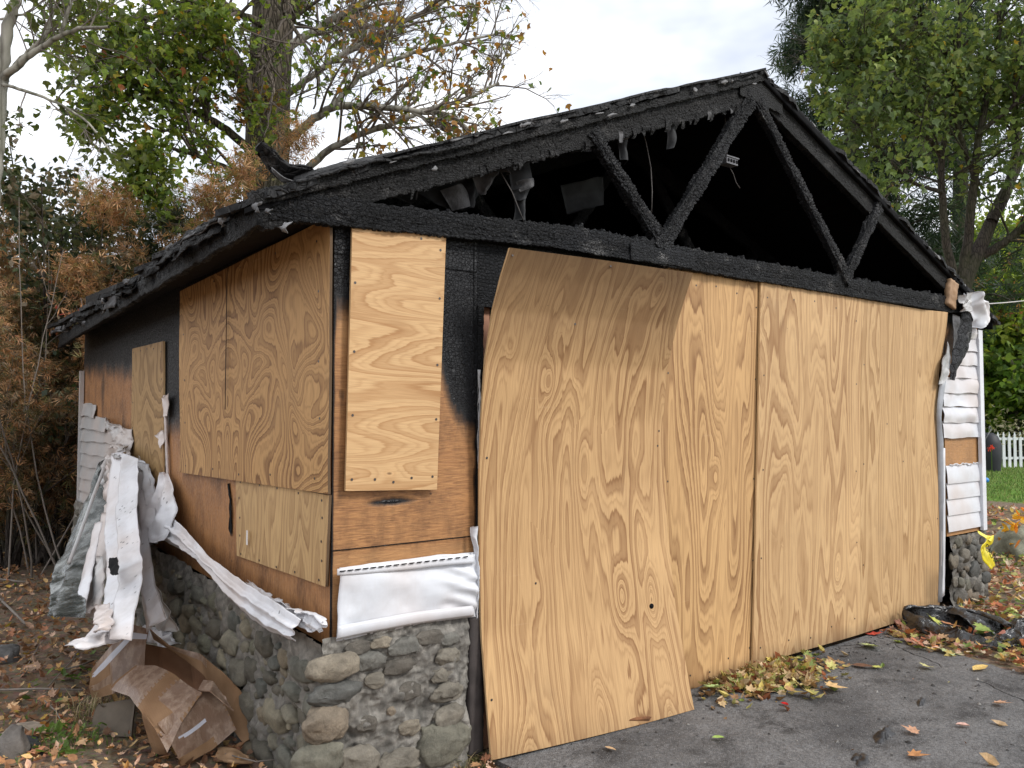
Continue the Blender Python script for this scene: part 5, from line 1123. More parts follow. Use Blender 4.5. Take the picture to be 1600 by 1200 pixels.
ST = [
 # name, left edge, right edge, material, label, seed, (near-wall gap start,end), kwargs
 ([(262, 741), (244, 775), (222, 812), (206, 835), (186, 862)], [(263, 741), (269, 765), (274, 800), (264, 828), (252, 845)], 'vinylm', 'wide crumpled white strip hanging from the thin vertical channel', 3, (.03, .16), dict(bulge=.03, crump=.022, cf=14, nw=30, fold=.014, foldn=2.2)),
 ([(262, 800), (300, 838), (330, 872), (360, 893), (400, 922), (440, 945), (470, 968)], [(250, 842), (283, 858), (320, 880), (350, 925), (385, 960), (420, 985), (462, 1003)], 'vinylm', 'long white strip sagging diagonally across the stone base', 5, (.09, .13), dict(bulge=.012, crump=.010, cf=12, nl=110, nw=26, ridge=.022, ridges=(.30, .68))),
 ([(385, 906), (418, 930), (440, 940), (470, 952), (507, 966)], [(395, 925), (425, 955), (450, 968), (478, 980), (500, 990)], 'vinylm', 'torn curled white scrap at the lower end of the long diagonal strip', 7, (.05, .10), dict(crump=.035, cf=18, nl=60, nw=16, fold=.018, foldn=2)),
 ([(196, 700), (190, 745), (186, 800), (186, 850), (190, 905), (188, 950), (184, 990)], [(216, 716), (217, 760), (214, 810), (222, 865), (224, 905), (213, 950), (205, 1000)], 'vinylm', 'broad white strip in the middle of the heap, reaching furthest down', 9, (.12, .60), dict(bulge=.03, crump=.010, cf=10, nl=100, nw=22, ridge=.03, ridges=(.45,))),
 ([(178, 712), (172, 760), (168, 805), (166, 850), (172, 900), (168, 945), (150, 980), (124, 1006)], [(198, 705), (194, 760), (190, 810), (192, 850), (196, 900), (192, 945), (180, 985), (152, 1010)], 'vinylm', 'white strip with a charred black spot, left of the broad one', 10, (.13, .62), dict(bulge=.035, crump=.012, cf=10, nl=100, nw=20, ridge=.025, ridges=(.55,))),
 ([(206, 775), (214, 830), (218, 880), (222, 935), (230, 988)], [(226, 760), (232, 830), (238, 880), (246, 925), (262, 967)], 'vinylm', 'white strip ending in a perforated edge above the cardboard box', 11, (.09, .36), dict(bulge=.02, crump=.008, cf=10, nl=70, nw=16, ridge=.02, ridges=(.5,))),
 ([(164, 800), (152, 840), (140, 875), (128, 915), (118, 940), (124, 958)], [(182, 800), (172, 840), (168, 880), (160, 925), (150, 945), (140, 958)], 'vinylp', 'cream-pink strip hanging on the left of the heap', 13, (.20, .55), dict(bulge=.02, crump=.010, cf=10, nl=80, nw=18, ridge=.022, ridges=(.4,))),
 ([(166, 728), (165, 760), (166, 800)], [(184, 715), (186, 760), (184, 805)], 'vinylp', 'short pinkish crumpled strip near the top left of the heap', 14, (.12, .20), dict(bulge=.02, crump=.030, cf=16, nl=40, nw=18, fold=.012, foldn=1.5)),
 ([(166, 735), (172, 705), (184, 690), (198, 698)], [(186, 780), (196, 765), (205, 748), (214, 735)], 'vinylg', 'crumpled grey lump of siding at the top of the heap', 17, (.10, .10), dict(bulge=.05, crump=.045, cf=16, nl=50, nw=28, fold=.02, foldn=3)),
 ([(164, 650), (172, 672), (188, 690)], [(206, 672), (206, 690), (204, 712)], 'vinylg', 'sagging grey siding flap under the far plywood strip', 19, (.03, .05), dict(bulge=.03, crump=.035, cf=16, nl=36, nw=24)),
 ([(217, 712), (225, 735), (228, 770), (232, 800)], [(228, 722), (240, 745), (243, 765), (240, 790)], 'vinyl', 'short folded white strip behind the wide crumpled one', 21, (.04, .10), dict(bulge=.02, crump=.02, cf=14, nl=36, nw=16, ridge=.02, ridges=(.5,))),
 ([(123, 1004), (150, 990), (178, 984), (200, 975)], [(136, 1014), (160, 1009), (185, 1003), (206, 990)], 'vinylm', 'curled white strip end on the ground left of the box', 23, (.75, .55), dict(bulge=.05, crump=.03, cf=12, nl=46, nw=18, ridge=.03, ridges=(.4,))),
 ([(236, 975), (255, 985), (275, 992)], [(236, 1005), (258, 1010), (286, 1006)], 'vinylm', 'crumpled white scraps between the box and the stone base', 25, (.15, .08), dict(bulge=.03, crump=.05, cf=20, nl=34, nw=20)),
 ([(186, 700), (182, 740), (176, 790), (178, 840), (180, 880)], [(204, 705), (204, 750), (202, 800), (206, 845), (208, 880)], 'vinylp', 'cream strip with ragged edge behind the two middle strips', 31, (.10, .34), dict(bulge=.02, crump=.016, cf=14, nl=70, nw=18, ridge=.02, ridges=(.5,))),
 ([(208, 712), (216, 750), (222, 800), (226, 850)], [(232, 725), (238, 760), (246, 800), (248, 850)], 'vinylm', 'white strip hidden half behind the wide crumpled strip', 32, (.05, .14), dict(bulge=.03, crump=.016, cf=12, nl=60, nw=18, ridge=.02, ridges=(.4,))),
 ([(216, 900), (224, 930), (236, 965), (248, 985)], [(232, 880), (246, 915), (262, 950), (280, 985)], 'vinylg', 'dull grey strip end lying against the stone base beside the heap', 33, (.20, .22), dict(bulge=.02, crump=.02, cf=14, nl=40, nw=14)),
 ([(150, 820), (140, 860), (128, 900), (115, 945)], [(160, 815), (152, 860), (142, 905), (134, 950)], 'vinylm', 'narrow flecked strip between the plastic sheet and the cream strip', 34, (.34, .55), dict(bulge=.02, crump=.012, cf=12, nl=60, nw=12)),
 ([(150, 945), (156, 965), (160, 985)], [(176, 940), (178, 965), (176, 985)], 'vinylp', 'short rolled strip at the foot of the heap', 35, (.55, .66), dict(bulge=.04, crump=.03, cf=14, nl=30, nw=16)),
 ([(150, 870), (148, 905), (144, 940), (140, 960)], [(162, 868), (163, 905), (160, 945), (150, 965)], 'vinylg', 'greyed narrow strip between the pinkish strip and the plastic sheet', 26, (.40, .50), dict(bulge=.02, crump=.02, cf=16, nl=40, nw=12)),
]
for A_, B_, m_, lb_, sd_, of_, kw_ in ST: strip('siding_strip', A_, B_, m_, lb_, sd_, off=of_, **kw_)
# black char spot
cc = strip('char_spot', [(172, 872), (170, 885), (175, 898)], [(184, 870), (186, 885), (185, 896)], 'soot_shade', None, 27, off=(.50, .56), crump=.012, cf=20, nl=14, nw=10)
hb = [o for o in bpy.data.objects if o.get('label', '').startswith('white strip with a charred')][0]; cc.parent = hb
# clear plastic sheet over a light rail
b = NB('clear_plastic'); v = b.obj(); n_ = b.noise(v, 7, 5, .65)
b.set(color=b.mix(b.ramp(n_, [(.46, 0.), (.66, 1.)]), (.035, .045, .042), (.36, .38, .37)), rough=.18, spec=.8, alpha=.78, normal=b.bump(b.noise(b.map(v, sc=(1, 1, .35)), 14, 5, .7), .5, .015)); M['plas'] = b.m
strip('plastic_sheet', [(168, 716), (145, 775), (122, 840), (105, 880), (92, 915), (95, 955)], [(180, 760), (168, 800), (152, 840), (138, 880), (126, 920), (128, 965)], 'plas', 'greyish clear plastic sheet draped left of the melted siding heap', 29, off=(.10, .62), bulge=.08, crump=.025, cf=7, fold=.02, foldn=2, nl=80, nw=28, grp='', cat='plastic sheet')
rl = MB(); rl.tube([PL(170, 712, -.14), PL(146, 775, -.28), PL(122, 843, -.42), PL(108, 880, -.5)], .012, 8); o = rl.build('white_rail', M['vinylg'], None, smooth=True); tag(o, 'thin pale rail leaning along the edge of the clear plastic sheet', 'rail')
# pale pipe on the ground, far left
pp = MB(); pp.tube([PG(-40, 790, .05), PG(60, 781, .05), PG(118, 772, .06)], .035, 10); o = pp.build('pale_pipe', M['vinylg'], None, smooth=True); tag(o, 'long pale pipe lying on the leaves at the far left', 'pipe')
def gloft(name, A, B, mat, label, cat, seed, h=(.0, .0), **k):
    A = [PG(q[0], q[1], q[2]) for q in A]; B = [PG(q[0], q[1], q[2]) for q in B]
    o = loft(name, A, B, k.pop('nl', 40), k.pop('nw', 16), M[mat] if isinstance(mat, str) else mat, None, seed=seed, outn=(0, 0, 1), **k)
    if label: tag(o, label, cat, k.get('group'))
    return o
gloft('crumpled_siding', [(45, 800, .05), (80, 796, .08), (110, 795, .10), (132, 798, .08)], [(60, 806, .05), (90, 815, .10), (112, 818, .10), (128, 815, .06)], 'vinylg', 'crumpled grey-white siding scrap on the leaves behind the heap', 'siding scrap', 3, crump=.07, cf=9, thick=.004)
gloft('dark_bag', [(62, 835, .03), (75, 825, .20), (92, 832, .16)], [(62, 850, .02), (78, 855, .05), (92, 850, .03)], 'soot_shade', 'dark crumpled lump on the leaves left of the heap', 'dark lump', 4, crump=.06, cf=8, thick=.01, bulge=.05)
tb = MB(); tb.tube([PG(93, 770, .02), PG(102, 745, .35), PG(110, 722, .62)], .010, 6); o = tb.build('leaning_stick', M['twig'], smooth=True); tag(o, 'bare stick leaning in the undergrowth left of the garage end', 'stick')
yy_ = MB(); c = PG(52, 757, .1); yy_.tube([c+np.array([-.5, .4, 0]), c, c+np.array([.5, -.35, .05])], .06, 8); o = yy_.build('plastic_piece', m_plain('orange_plastic', (.55, .25, .03), .5), smooth=True); tag(o, 'faded orange plastic piece in the undergrowth at far left', 'plastic piece')

# cardboard box, collapsed on the ground: height given with every surveyed corner
b = NB('cardboard'); v = b.obj(); n_ = b.noise(v, 5, 5, .6); fl2 = b.n('TexWave', Vector=v, Scale=40., Distortion=.5).outputs['Fac']
c = b.mix(b.ramp(n_, [(.35, 0.), (.7, 1.)]), (.21, .12, .062), (.31, .19, .105)); c = b.mix(b.ramp(b.noise(v, 2.2, 4, .6), [(.5, 0.), (.7, .5)]), c, (.14, .065, .03))
b.set(color=c, rough=.75, spec=.25, normal=b.bump(b.math('ADD', n_, b.math('MULTIPLY', fl2, .08)), .3, .006)); M['card'] = b.m
b = NB('card_dark'); v = b.obj(); n_ = b.noise(v, 5, 5, .6)
b.set(color=b.mix(n_, (.10, .045, .022), (.24, .115, .055)), rough=.8, normal=b.bump(n_, .3, .006)); M['cardd'] = b.m
b = NB('packing_tape'); v = b.obj(); n_ = b.noise(v, 9, 6, .7); n2_ = b.noise(b.map(v, sc=(2, 2, 1)), 9, 5, .7)
b.set(color=b.mix(b.ramp(n2_, [(.45, 0.), (.7, 1.)]), (.20, .125, .085), (.37, .27, .20)), rough=.30, spec=.5, normal=b.bump(n2_, .6, .01)); M['tape'] = b.m
b = NB('clear_tape'); v = b.obj(); b.set(color=(.55, .56, .62), rough=.2, spec=.6, normal=b.bump(b.noise(v, 30, 4, .7), .6, .006)); M['tapec'] = b.m
CB = empty('cardboard_box', 'collapsed brown cardboard box with packing tape, open side up, against the stone base', 'cardboard box')
def cl(name, A, B, mat, seed, **k):
    A = [PG(*q) for q in A]; B = [PG(*q) for q in B]; on = k.pop('outn', (-.35, -.6, .7)); k['crump'] = .020; k['cf'] = 3.2; k.setdefault('cf', 6)
    if mat in ('tape', 'tapec'): A = [q+nrm(on)*.010 for q in A]; B = [q+nrm(on)*.010 for q in B]; k['crump'] = .004; k['cf'] = 14
    o = loft(name, A, B, k.pop('nl', 30), k.pop('nw', 16), M[mat], CB, sharp=True, seed=seed, outn=on, thick=k.pop('thick', .005), **k)
    o.data.polygons.foreach_set('use_smooth', np.zeros(len(o.data.polygons), bool)); return o
def taped(name, A, B, mat, seed, regs, **k):
    nl, nw = k.pop('nl', 40), k.pop('nw', 30)
    o = cl(name, A, B, mat, seed, nl=nl, nw=nw, **k); me = o.data; me.materials.append(M['tape']); me.materials.append(M['tapec'])
    rr_ = np.random.default_rng(seed); q = (nl-1)*(nw-1); mi = np.zeros(len(me.polygons), np.int32)
    for a in range(nl-1):
        for c_ in range(nw-1):
            for (t0, t1, s0, s1, m_) in regs:
                jt = .02*math.sin(a*1.3+seed)+.015*math.sin(c_*2.1)
                if t0+jt <= a/(nl-1) < t1+jt and s0 <= c_/(nw-1) < s1:
                    mi[a*(nw-1)+c_] = m_; mi[q+a*(nw-1)+c_] = m_
    if len(me.polygons) >= 2*q: me.polygons.foreach_set('material_index', mi)
    return o
taped('side_panel', [(143, 1045, .20), (175, 1008, .34), (205, 976, .44), (232, 984, .42)], [(144, 1092, .02), (178, 1084, .12), (208, 1050, .22), (226, 1040, .25)], 'card', 1, [(.30, 1, .36, 1, 1), (0, .30, .60, .78, 1), (0, 1, 0, .20, 1), (0, 1, .20, .36, 2)], bulge=.02)
cl('inner_panel', [(214, 1002, .36), (250, 1010, .30), (300, 1022, .24), (345, 1055, .20)], [(222, 1046, .22), (255, 1048, .20), (305, 1078, .14), (340, 1120, .10)], 'cardd', 5)
taped('long_panel', [(232, 984, .42), (262, 1010, .36), (312, 1022, .32), (345, 1050, .30), (376, 1082, .24), (420, 1147, .04)], [(240, 1000, .34), (285, 1030, .28), (318, 1055, .24), (340, 1090, .17), (356, 1130, .09), (380, 1163, .02)], 'card', 6, [(0, .45, 0, .35, 1)], nl=50)
taped('top_panel', [(212, 1040, .33), (240, 1040, .33), (275, 1055, .31), (310, 1078, .28), (318, 1082, .27)], [(172, 1078, .22), (203, 1090, .22), (222, 1110, .21), (244, 1140, .18), (262, 1175, .10)], 'card', 8, [(0, .42, 0, 1, 1), (.56, .95, .0, .55, 1), (.80, 1, .5, 1, 1)], bulge=.012)
taped('front_panel', [(246, 1132, .20), (290, 1100, .24), (334, 1068, .28)], [(282, 1198, .01), (330, 1172, .04), (368, 1140, .10)], 'card', 11, [(0, 1, 0, .80, 1), (.6, 1, .8, 1, 1), (.16, .62, .46, .53, 2)], bulge=.012)
cl('torn_flap', [(318, 1064, .29), (334, 1066, .30), (352, 1092, .24)], [(310, 1080, .27), (330, 1082, .28), (366, 1112, .19)], 'tape', 15, nl=20, nw=12)
cl('end_flap', [(222, 1108, .21), (236, 1130, .19), (252, 1150, .16)], [(240, 1175, .01), (250, 1180, .01), (262, 1180, .02)], 'card', 14)
rt = MB(); R0, R1 = PG(150, 1120, .06), PG(205, 1105, .06)
o = gloft('roof_tile', [(140, 1142, .01), (165, 1150, .01), (205, 1152, .01)], [(160, 1105, .12), (185, 1096, .13), (215, 1092, .13)], m_plain('clay_grey', (.12, .095, .07), .8, .4, 12), 'curved grey-brown clay tile under the left side of the cardboard box', 'tile', 8, crump=.004, thick=.02, bulge=.06)
o = gloft('splintered_board', [(338, 1172, .02), (360, 1168, .03), (385, 1180, .03)], [(335, 1186, .02), (360, 1190, .04), (400, 1190, .02)], 'pale', 'splintered brown wood scrap at the foot of the stone corner', 'wood scrap', 9, crump=.02, cf=14, thick=.012)
o = gloft('black_shingle_piece', [(20, 1150, .06), (40, 1148, .07), (58, 1150, .05)], [(45, 1175, .01), (60, 1180, .01), (72, 1180, .01)], 'felt', 'dark square shingle piece among the leaves at bottom left', 'shingle piece', 10, crump=.004, thick=.006)
DS = 'twigs lying on the leaf litter'
for i, (pts, r_, lb) in enumerate((([(0, 1078), (60, 1076), (130, 1078)], .007, 'brown twig lying level across the litter at the left edge'), ([(36, 1052), (60, 1010), (68, 1000)], .004, 'thin twig leaning steeply near the left rock'), ([(75, 1072), (110, 1035), (125, 1012)], .004, 'thin diagonal twig between rock and cardboard'), ([(0, 936), (20, 955), (40, 975)], .012, 'pale forked branch at the left edge of the litter'), ([(0, 905), (25, 908), (45, 910)], .012, 'dark flat stick at the left edge, above the pale branch'), ([(70, 1095), (88, 1112), (100, 1135)], .004, 'thin bent straw above the green weeds'), ([(352, 1178), (400, 1190), (440, 1186)], .004, 'thin pale twig at the base of the stone corner'), ([(100, 1046), (125, 1040), (146, 1032)], .006, 'grey twig pointing at the cardboard box'))):
    mb = MB(); mb.tube([PG(u, v, .035+.015*(j % 2)) for j, (u, v) in enumerate(pts)], r_*.8, 6); o = mb.build('twig', M['twig'], smooth=True); tag(o, lb, 'twig', DS)

# ------------------------------------------------------------------ right: bin bag, caution tape, fence, wire
b = NB('black_bag'); v = b.obj(); n_ = b.noise(v, 12, 5, .65, 1.2)
b.set(color=(.010, .010, .011), rough=.20, spec=.9, normal=b.bump(n_, .9, .02)); M['bag'] = b.m
BG = empty('rubbish_bag', 'open black plastic rubbish bag lying flat among leaves at the driveway edge', 'bag')
def bl(A, B, seed, **k):
    A = [PG(*q) for q in A]; B = [PG(*q) for q in B]
    return loft(k.pop('name', 'bag_film'), A, B, k.pop('nl', 44), k.pop('nw', 18), M[k.pop('mat', 'bag')], BG, seed=seed, outn=k.pop('outn', (-.3, -.6, .8)), thick=.003, crump=k.pop('crump', .03), cf=k.pop('cf', 10), **k)
bl([(1410, 951, .15), (1430, 961, .13), (1462, 974, .10), (1500, 988, .07), (1545, 1000, .05), (1590, 1004, .04)], [(1409, 987, .01), (1440, 993, .01), (1480, 1003, .01), (1520, 1010, .01), (1560, 1014, .01), (1600, 1014, .01)], 1, bulge=.025, crump=.035, cf=9, nl=70, nw=22)
bl([(1412, 950, .15), (1450, 948, .15), (1500, 950, .14), (1550, 962, .11), (1600, 985, .06)], [(1414, 966, .06), (1450, 978, .04), (1500, 990, .03), (1545, 1002, .02), (1595, 1004, .02)], 2, bulge=-.03, crump=.04, cf=8, nl=60, nw=24, name='bag_inside')
bl([(1411, 949, .16), (1450, 946, .165), (1500, 949, .155), (1530, 955, .14), (1565, 966, .12), (1600, 982, .08)], [(1412, 954, .145), (1450, 951, .15), (1500, 954, .14), (1530, 961, .12), (1560, 974, .10), (1595, 990, .06)], 3, bulge=.02, crump=.022, cf=14, nl=70, nw=8, name='bag_rim')
bl([(1478, 956, .13), (1496, 962, .12), (1512, 972, .10), (1528, 985, .07)], [(1486, 952, .13), (1508, 957, .125), (1526, 966, .11), (1542, 978, .08)], 4, bulge=.03, crump=.03, cf=12, name='bag_fold')
bl([(1565, 975, .08), (1585, 968, .10), (1620, 975, .09)], [(1560, 1010, .01), (1595, 1020, .01), (1635, 1024, .01)], 5, crump=.06, cf=14, bulge=.05, nl=50, nw=30, name='bag_tail')
for i, (u, v, s, cc, lb) in enumerate(((1474, 973, .16, (.42, .19, .09), 'large orange-brown oak leaf inside the black bag'), (1452, 962, .13, (.42, .45, .10), 'yellow-green leaf at the mouth of the black bag'), (1560, 990, .15, (.55, .25, .20), 'pinkish leaf lying on the tail of the black bag'), (1540, 978, .12, (.25, .32, .08), 'green leaf in the fold of the black bag'), (1523, 984, .12, (.22, .30, .08), 'darker green leaf beside the pinkish one on the bag'))):
    o = leaves('fallen_leaf', np.array([PG(u, v, .13)]), s, [cc], 'maple' if i != 2 else 'oval', M['leafd'], lay=.3, seed=i+300); tag(o, lb, 'leaf', 'fallen leaves lying on the black bag')
b = NB('caution_yellow'); v = b.obj(); b.set(color=(.72, .60, .02), rough=.35, spec=.5, sub=0., normal=b.bump(b.noise(v, 20, 3), .3, .006)); M['yel'] = b.m
TP = empty('caution_tape', 'twisted yellow caution tape with black lettering by the right stone base', 'caution tape')
yt = -.35
def tl2(A, B, seed, nm='tape_band', **k): return loft(nm, [PF(u, v, yt) for u, v in A], [PF(u, v, yt-.02) for u, v in B], 20, 8, M['yel'], TP, seed=seed, outn=(0, -1, 0), crump=.01, cf=14, thick=.0015, **k)
tl2([(1528, 829), (1540, 836), (1552, 838)], [(1529, 833), (1540, 841), (1549, 847)], 1)
tl2([(1552, 836), (1553, 848), (1541, 855), (1535, 862)], [(1545, 838), (1540, 846), (1533, 852), (1532, 862)], 2)
tl2([(1538, 853), (1550, 868), (1555, 884)], [(1532, 862), (1536, 876), (1548, 890)], 3)
tx = bpy.data.curves.new('lettering', 'FONT'); tx.body = 'CAUTION'; tx.size = .075; tx.extrude = .0006; tx.align_x = 'LEFT'
to = bpy.data.objects.new('lettering', tx); COL.objects.link(to)
dg = bpy.context.evaluated_depsgraph_get(); tm = bpy.data.meshes.new_from_object(to.evaluated_get(dg)); bpy.data.objects.remove(to)
lo = bpy.data.objects.new('lettering', tm); tm.materials.clear(); tm.materials.append(M['soot_shade']); COL.objects.link(lo); lo.parent = TP
c0 = PF(1539, 856.5, yt-.045); c1 = PF(1554, 880, yt-.045); dx = nrm(c1-c0); nz_ = np.array([0, -1., 0]); dy = np.cross(nz_, dx)
lo.matrix_world = Matrix(((dx[0], dy[0], nz_[0], c0[0]), (dx[1], dy[1], nz_[1], c0[1]), (dx[2], dy[2], nz_[2], c0[2]), (0, 0, 0, 1)))
# picket fence
FC = empty('picket_fence', 'white picket fence across the back of the lawn', 'fence')
f0, f1 = PD(1556, 718, 24.0), PD(1700, 722, 24.6); f0[2] = f1[2] = float(gz(np.array([f0[0]]), np.array([f0[1]]))[0]); dF = nrm(f1-f0); LF = np.linalg.norm(f1-f0); nF = np.array([dF[1], -dF[0], 0])
def fbox(s0, s1, z0, z1, d0, d1, mb):
    o = f0; X_ = lambda s, d, z: o+dF*s+nF*d+np.array([0, 0, z])
    V = [X_(s0, d0, z0), X_(s1, d0, z0), X_(s1, d1, z0), X_(s0, d1, z0), X_(s0, d0, z1), X_(s1, d0, z1), X_(s1, d1, z1), X_(s0, d1, z1)]
    mb.add(V, [(0, 3, 2, 1), (4, 5, 6, 7), (0, 1, 5, 4), (1, 2, 6, 5), (2, 3, 7, 6), (3, 0, 4, 7)])
for z in (.24, .80): mb = MB(); fbox(-.08, LF, z, z+.07, -.02, .02, mb); mb.build('rail', M['trim'], FC)
mb0 = None; s = .02; i = 0
while s < 2.6:
    mb = MB(); prof = [(0, 0), (.09, 0), (.09, .88), (.07, .91), (.075, .95), (.045, 1.04), (.015, .95), (.02, .91), (0, .88)]
    Fv = [f0+dF*(s+a)+nF*.04+np.array([0, 0, z]) for a, z in prof]; Bv = [q-nF*.02 for q in Fv]; n = len(prof)
    mb.add(Fv+Bv, [tuple(range(n-1, -1, -1)), tuple(range(n, 2*n))]+[(j, (j+1) % n, (j+1) % n+n, j+n) for j in range(n)]); mb.build('picket', M['trim'], FC); s += .187
# black covered barbecue left of the fence and flowers
BQ = empty('covered_barbecue', 'dark covered kettle barbecue standing behind the corner trim', 'barbecue')
c = PD(1546, 715, 22.5); c[2] = .1
mb = MB(); ring = []
for z, rr_ in ((0, .26), (.35, .30), (.75, .30), (.95, .22), (1.05, .10)): ring.append([(c[0]+rr_*math.cos(t)*1.0, c[1]+rr_*math.sin(t), c[2]+z) for t in np.arange(12)*2*math.pi/12])
V = [q for r_ in ring for q in r_]; F = [(i*12+j, i*12+(j+1) % 12, (i+1)*12+(j+1) % 12, (i+1)*12+j) for i in range(4) for j in range(12)]+[tuple(range(48, 60))]
mb.add(V, F); mb.build('cover', m_plain('dark_cover', (.012, .013, .02), .6), BQ, smooth=True)
mb = MB(); h0 = PD(1547, 670, 22.); mb.tube([h0+np.array([.06*math.cos(t), 0, .06*math.sin(t)]) for t in np.linspace(0, 6.28, 14)], .012, 5); mb.tube([h0+np.array([0, 0, -.05]), PD(1538, 690, 22.)], .012, 5); build_each(mb, 'handle', M['metal'], BQ, True)
for u, v, cc, lb in ((1549, 700, (.75, .08, .05), 'bright red bloom in front of the barbecue'), (1540, 713, (.05, .25, .70), 'small bright blue object in the grass by the trim')):
    rg = np.random.default_rng(3); c = PD(u, v, 19.5 if cc[0] > .5 else 18.0)
    if cc[0] > .5:
        o = leaves('red_flower', c+rg.normal(0, .03, (26, 3)), .06, np.tile(cc, (26, 1)), 'oval', M['leaf'], seed=8); st = MB(); st.tube([c, c-np.array([0, 0, c[2]-.05])], .012, 5, c=(.08, .15, .03)); st.build('stem', M['leaf'], o)
        tag(o, lb, 'flower')
    else:
        c[2] = .19; V, F = ICO[2]; o = mesh('blue_ball', V*.06+c, F, m_plain('blue_plastic', (.03, .25, .70), .4)); tag(o, lb, 'ball')
for i, (u, v) in enumerate(((1596, 783), (1594, 795))):
    pass
rg = np.random.default_rng(9); c = PG(1592, 822, .35); n = 40
o = leaves('autumn_sprig', c+rg.normal(0, 1, (n, 3))*np.array([.10, .10, .12]), .12, pick(np.array([(.62, .30, .03), (.70, .42, .04), (.60, .20, .03)]), n, rg), 'oval', M['leaf'], seed=12); st = MB(); st.tube([c, PG(1594, 835, .0)], .01, 5, c=(.1, .07, .04)); st.build('stem', M['twig'], o); tag(o, 'orange-leaved sprig on the soil mound at the right edge', 'sprig')
wm = MB(); wm.tube([PD(1528, 476, 7.2), PD(1570, 473, 8.8), PD(1640, 466, 12)], .006, 5); o = wm.build('service_wire', M['vinylg'], smooth=True); tag(o, 'thin pale service wire running off to the right from the eave', 'wire')
# ------------------------------------------------------------------ trees and shrubs
def tubes_mesh(name, chains, mat, parent, sides=5, kind=None):
    Vs = []; Fs = []; off = 0
    for pts, rad in chains:
        pts = np.asarray(pts, float); k = len(pts); rad = np.asarray(rad, float)
        T = np.gradient(pts, axis=0); T /= np.linalg.norm(T, axis=1)[:, None]+1e-9
        ref = np.array([.3, .2, 1.]) if abs(T[:, 2]).mean() < .8 else np.array([1., .2, 0])
        A = np.cross(T, ref); A /= np.linalg.norm(A, axis=1)[:, None]+1e-9; B = np.cross(T, A); th = np.arange(sides)*2*math.pi/sides
        V = pts[:, None]+rad[:, None, None]*(A[:, None]*np.cos(th)[None, :, None]+B[:, None]*np.sin(th)[None, :, None]); Vs.append(V.reshape(-1, 3))
        i = np.arange(k-1)[:, None]; j = np.arange(sides)[None]
        Fs.append(np.stack([i*sides+j, i*sides+(j+1) % sides, (i+1)*sides+(j+1) % sides, (i+1)*sides+j], -1).reshape(-1, 4)+off); off += k*sides
    return mesh(name, np.concatenate(Vs), np.concatenate(Fs), mat, parent, smooth=True, kind=kind)
def wig(p0, d, L_, k, r, amp=.12, up=.0, grav=0.):
    pts = [np.asarray(p0, float)]; d = nrm(d); st = L_/(k-1)
    for i in range(k-1):
        d = nrm(d+r.normal(0, amp, 3)+np.array([0, 0, up-grav*i/k])); pts.append(pts[-1]+d*st)
    return np.array(pts)
def sprout(chain, L_, level, r, out, tips, P_, rmax=None):
    """recursive side branches; out[level] collects chains, tips collects leaf anchor points"""
    pts, rad = chain; n = P_['n'][level]
    for i in range(n):
        t = r.uniform(P_['from'][level], 1.0); x = t*(len(pts)-1); a = int(min(x, len(pts)-2)); f = x-a
        p = pts[a]*(1-f)+pts[a+1]*f; rr = rad[a]*(1-f)+rad[a+1]*f; d = nrm(pts[a+1]-pts[a])
        ang = math.radians(r.uniform(*P_['ang'])); ax = nrm(np.cross(d, r.normal(0, 1, 3)))
        nd = d*math.cos(ang)+np.cross(ax, d)*math.sin(ang)
        nd = nrm(nd+np.array([0, 0, P_['up'][level]])+P_.get('bias', np.zeros(3)))
        l = L_*P_['len'][level]*r.uniform(.55, 1.25)*(1.15-.5*t); k = [7, 6, 5, 4][min(level, 3)]
        c = wig(p, nd, l, k, r, P_['wig'], grav=P_.get('grav', 0.)); r0 = min(rr*.7, P_['r'][level]); rd = np.linspace(r0, r0*.35, k)
        out.setdefault(level, []).append((c, rd))
        if level+1 < len(P_['n']): sprout((c, rd), l, level+1, r, out, tips, P_)
        else: tips.append(c)
        if level == len(P_['n'])-2: tips.append(c[-3:])
def at_tips(tips, n, r, jit):
    out = []
    for _ in range(n):
        c = tips[r.integers(len(tips))]; t = r.uniform(0, len(c)-1.001); a = int(t); out.append(c[a]*(1-(t-a))+c[a+1]*(t-a)+r.normal(0, jit, 3))
    return np.array(out)
def clump_tone(pos, cols, r, f=1.2, a=.35):     # light and dark sprays: noise varies the tone clump by clump
    return np.clip(cols*(1+a*fbm(pos*f, 3, 5))[:, None], .005, .9)
def limb(px, dep, r0, r1, k=None, r=None):
    W = np.array([PD(u, v, d) for (u, v), d in zip(px, dep)]); t = np.linspace(0, 1, len(W)); q = np.linspace(0, 1, k or len(W)*4)
    o = np.stack([np.interp(q, t, W[:, j]) for j in range(3)], -1)
    if len(o) > 6: o[1:-1] = (o[:-2]+2*o[1:-1]+o[2:])/4; o[1:-1] = (o[:-2]+2*o[1:-1]+o[2:])/4
    if r is not None: o[1:-1] += r.normal(0, min(r0*.15, .006), (len(o)-2, 3))
    return o, np.linspace(r0, r1, len(o))

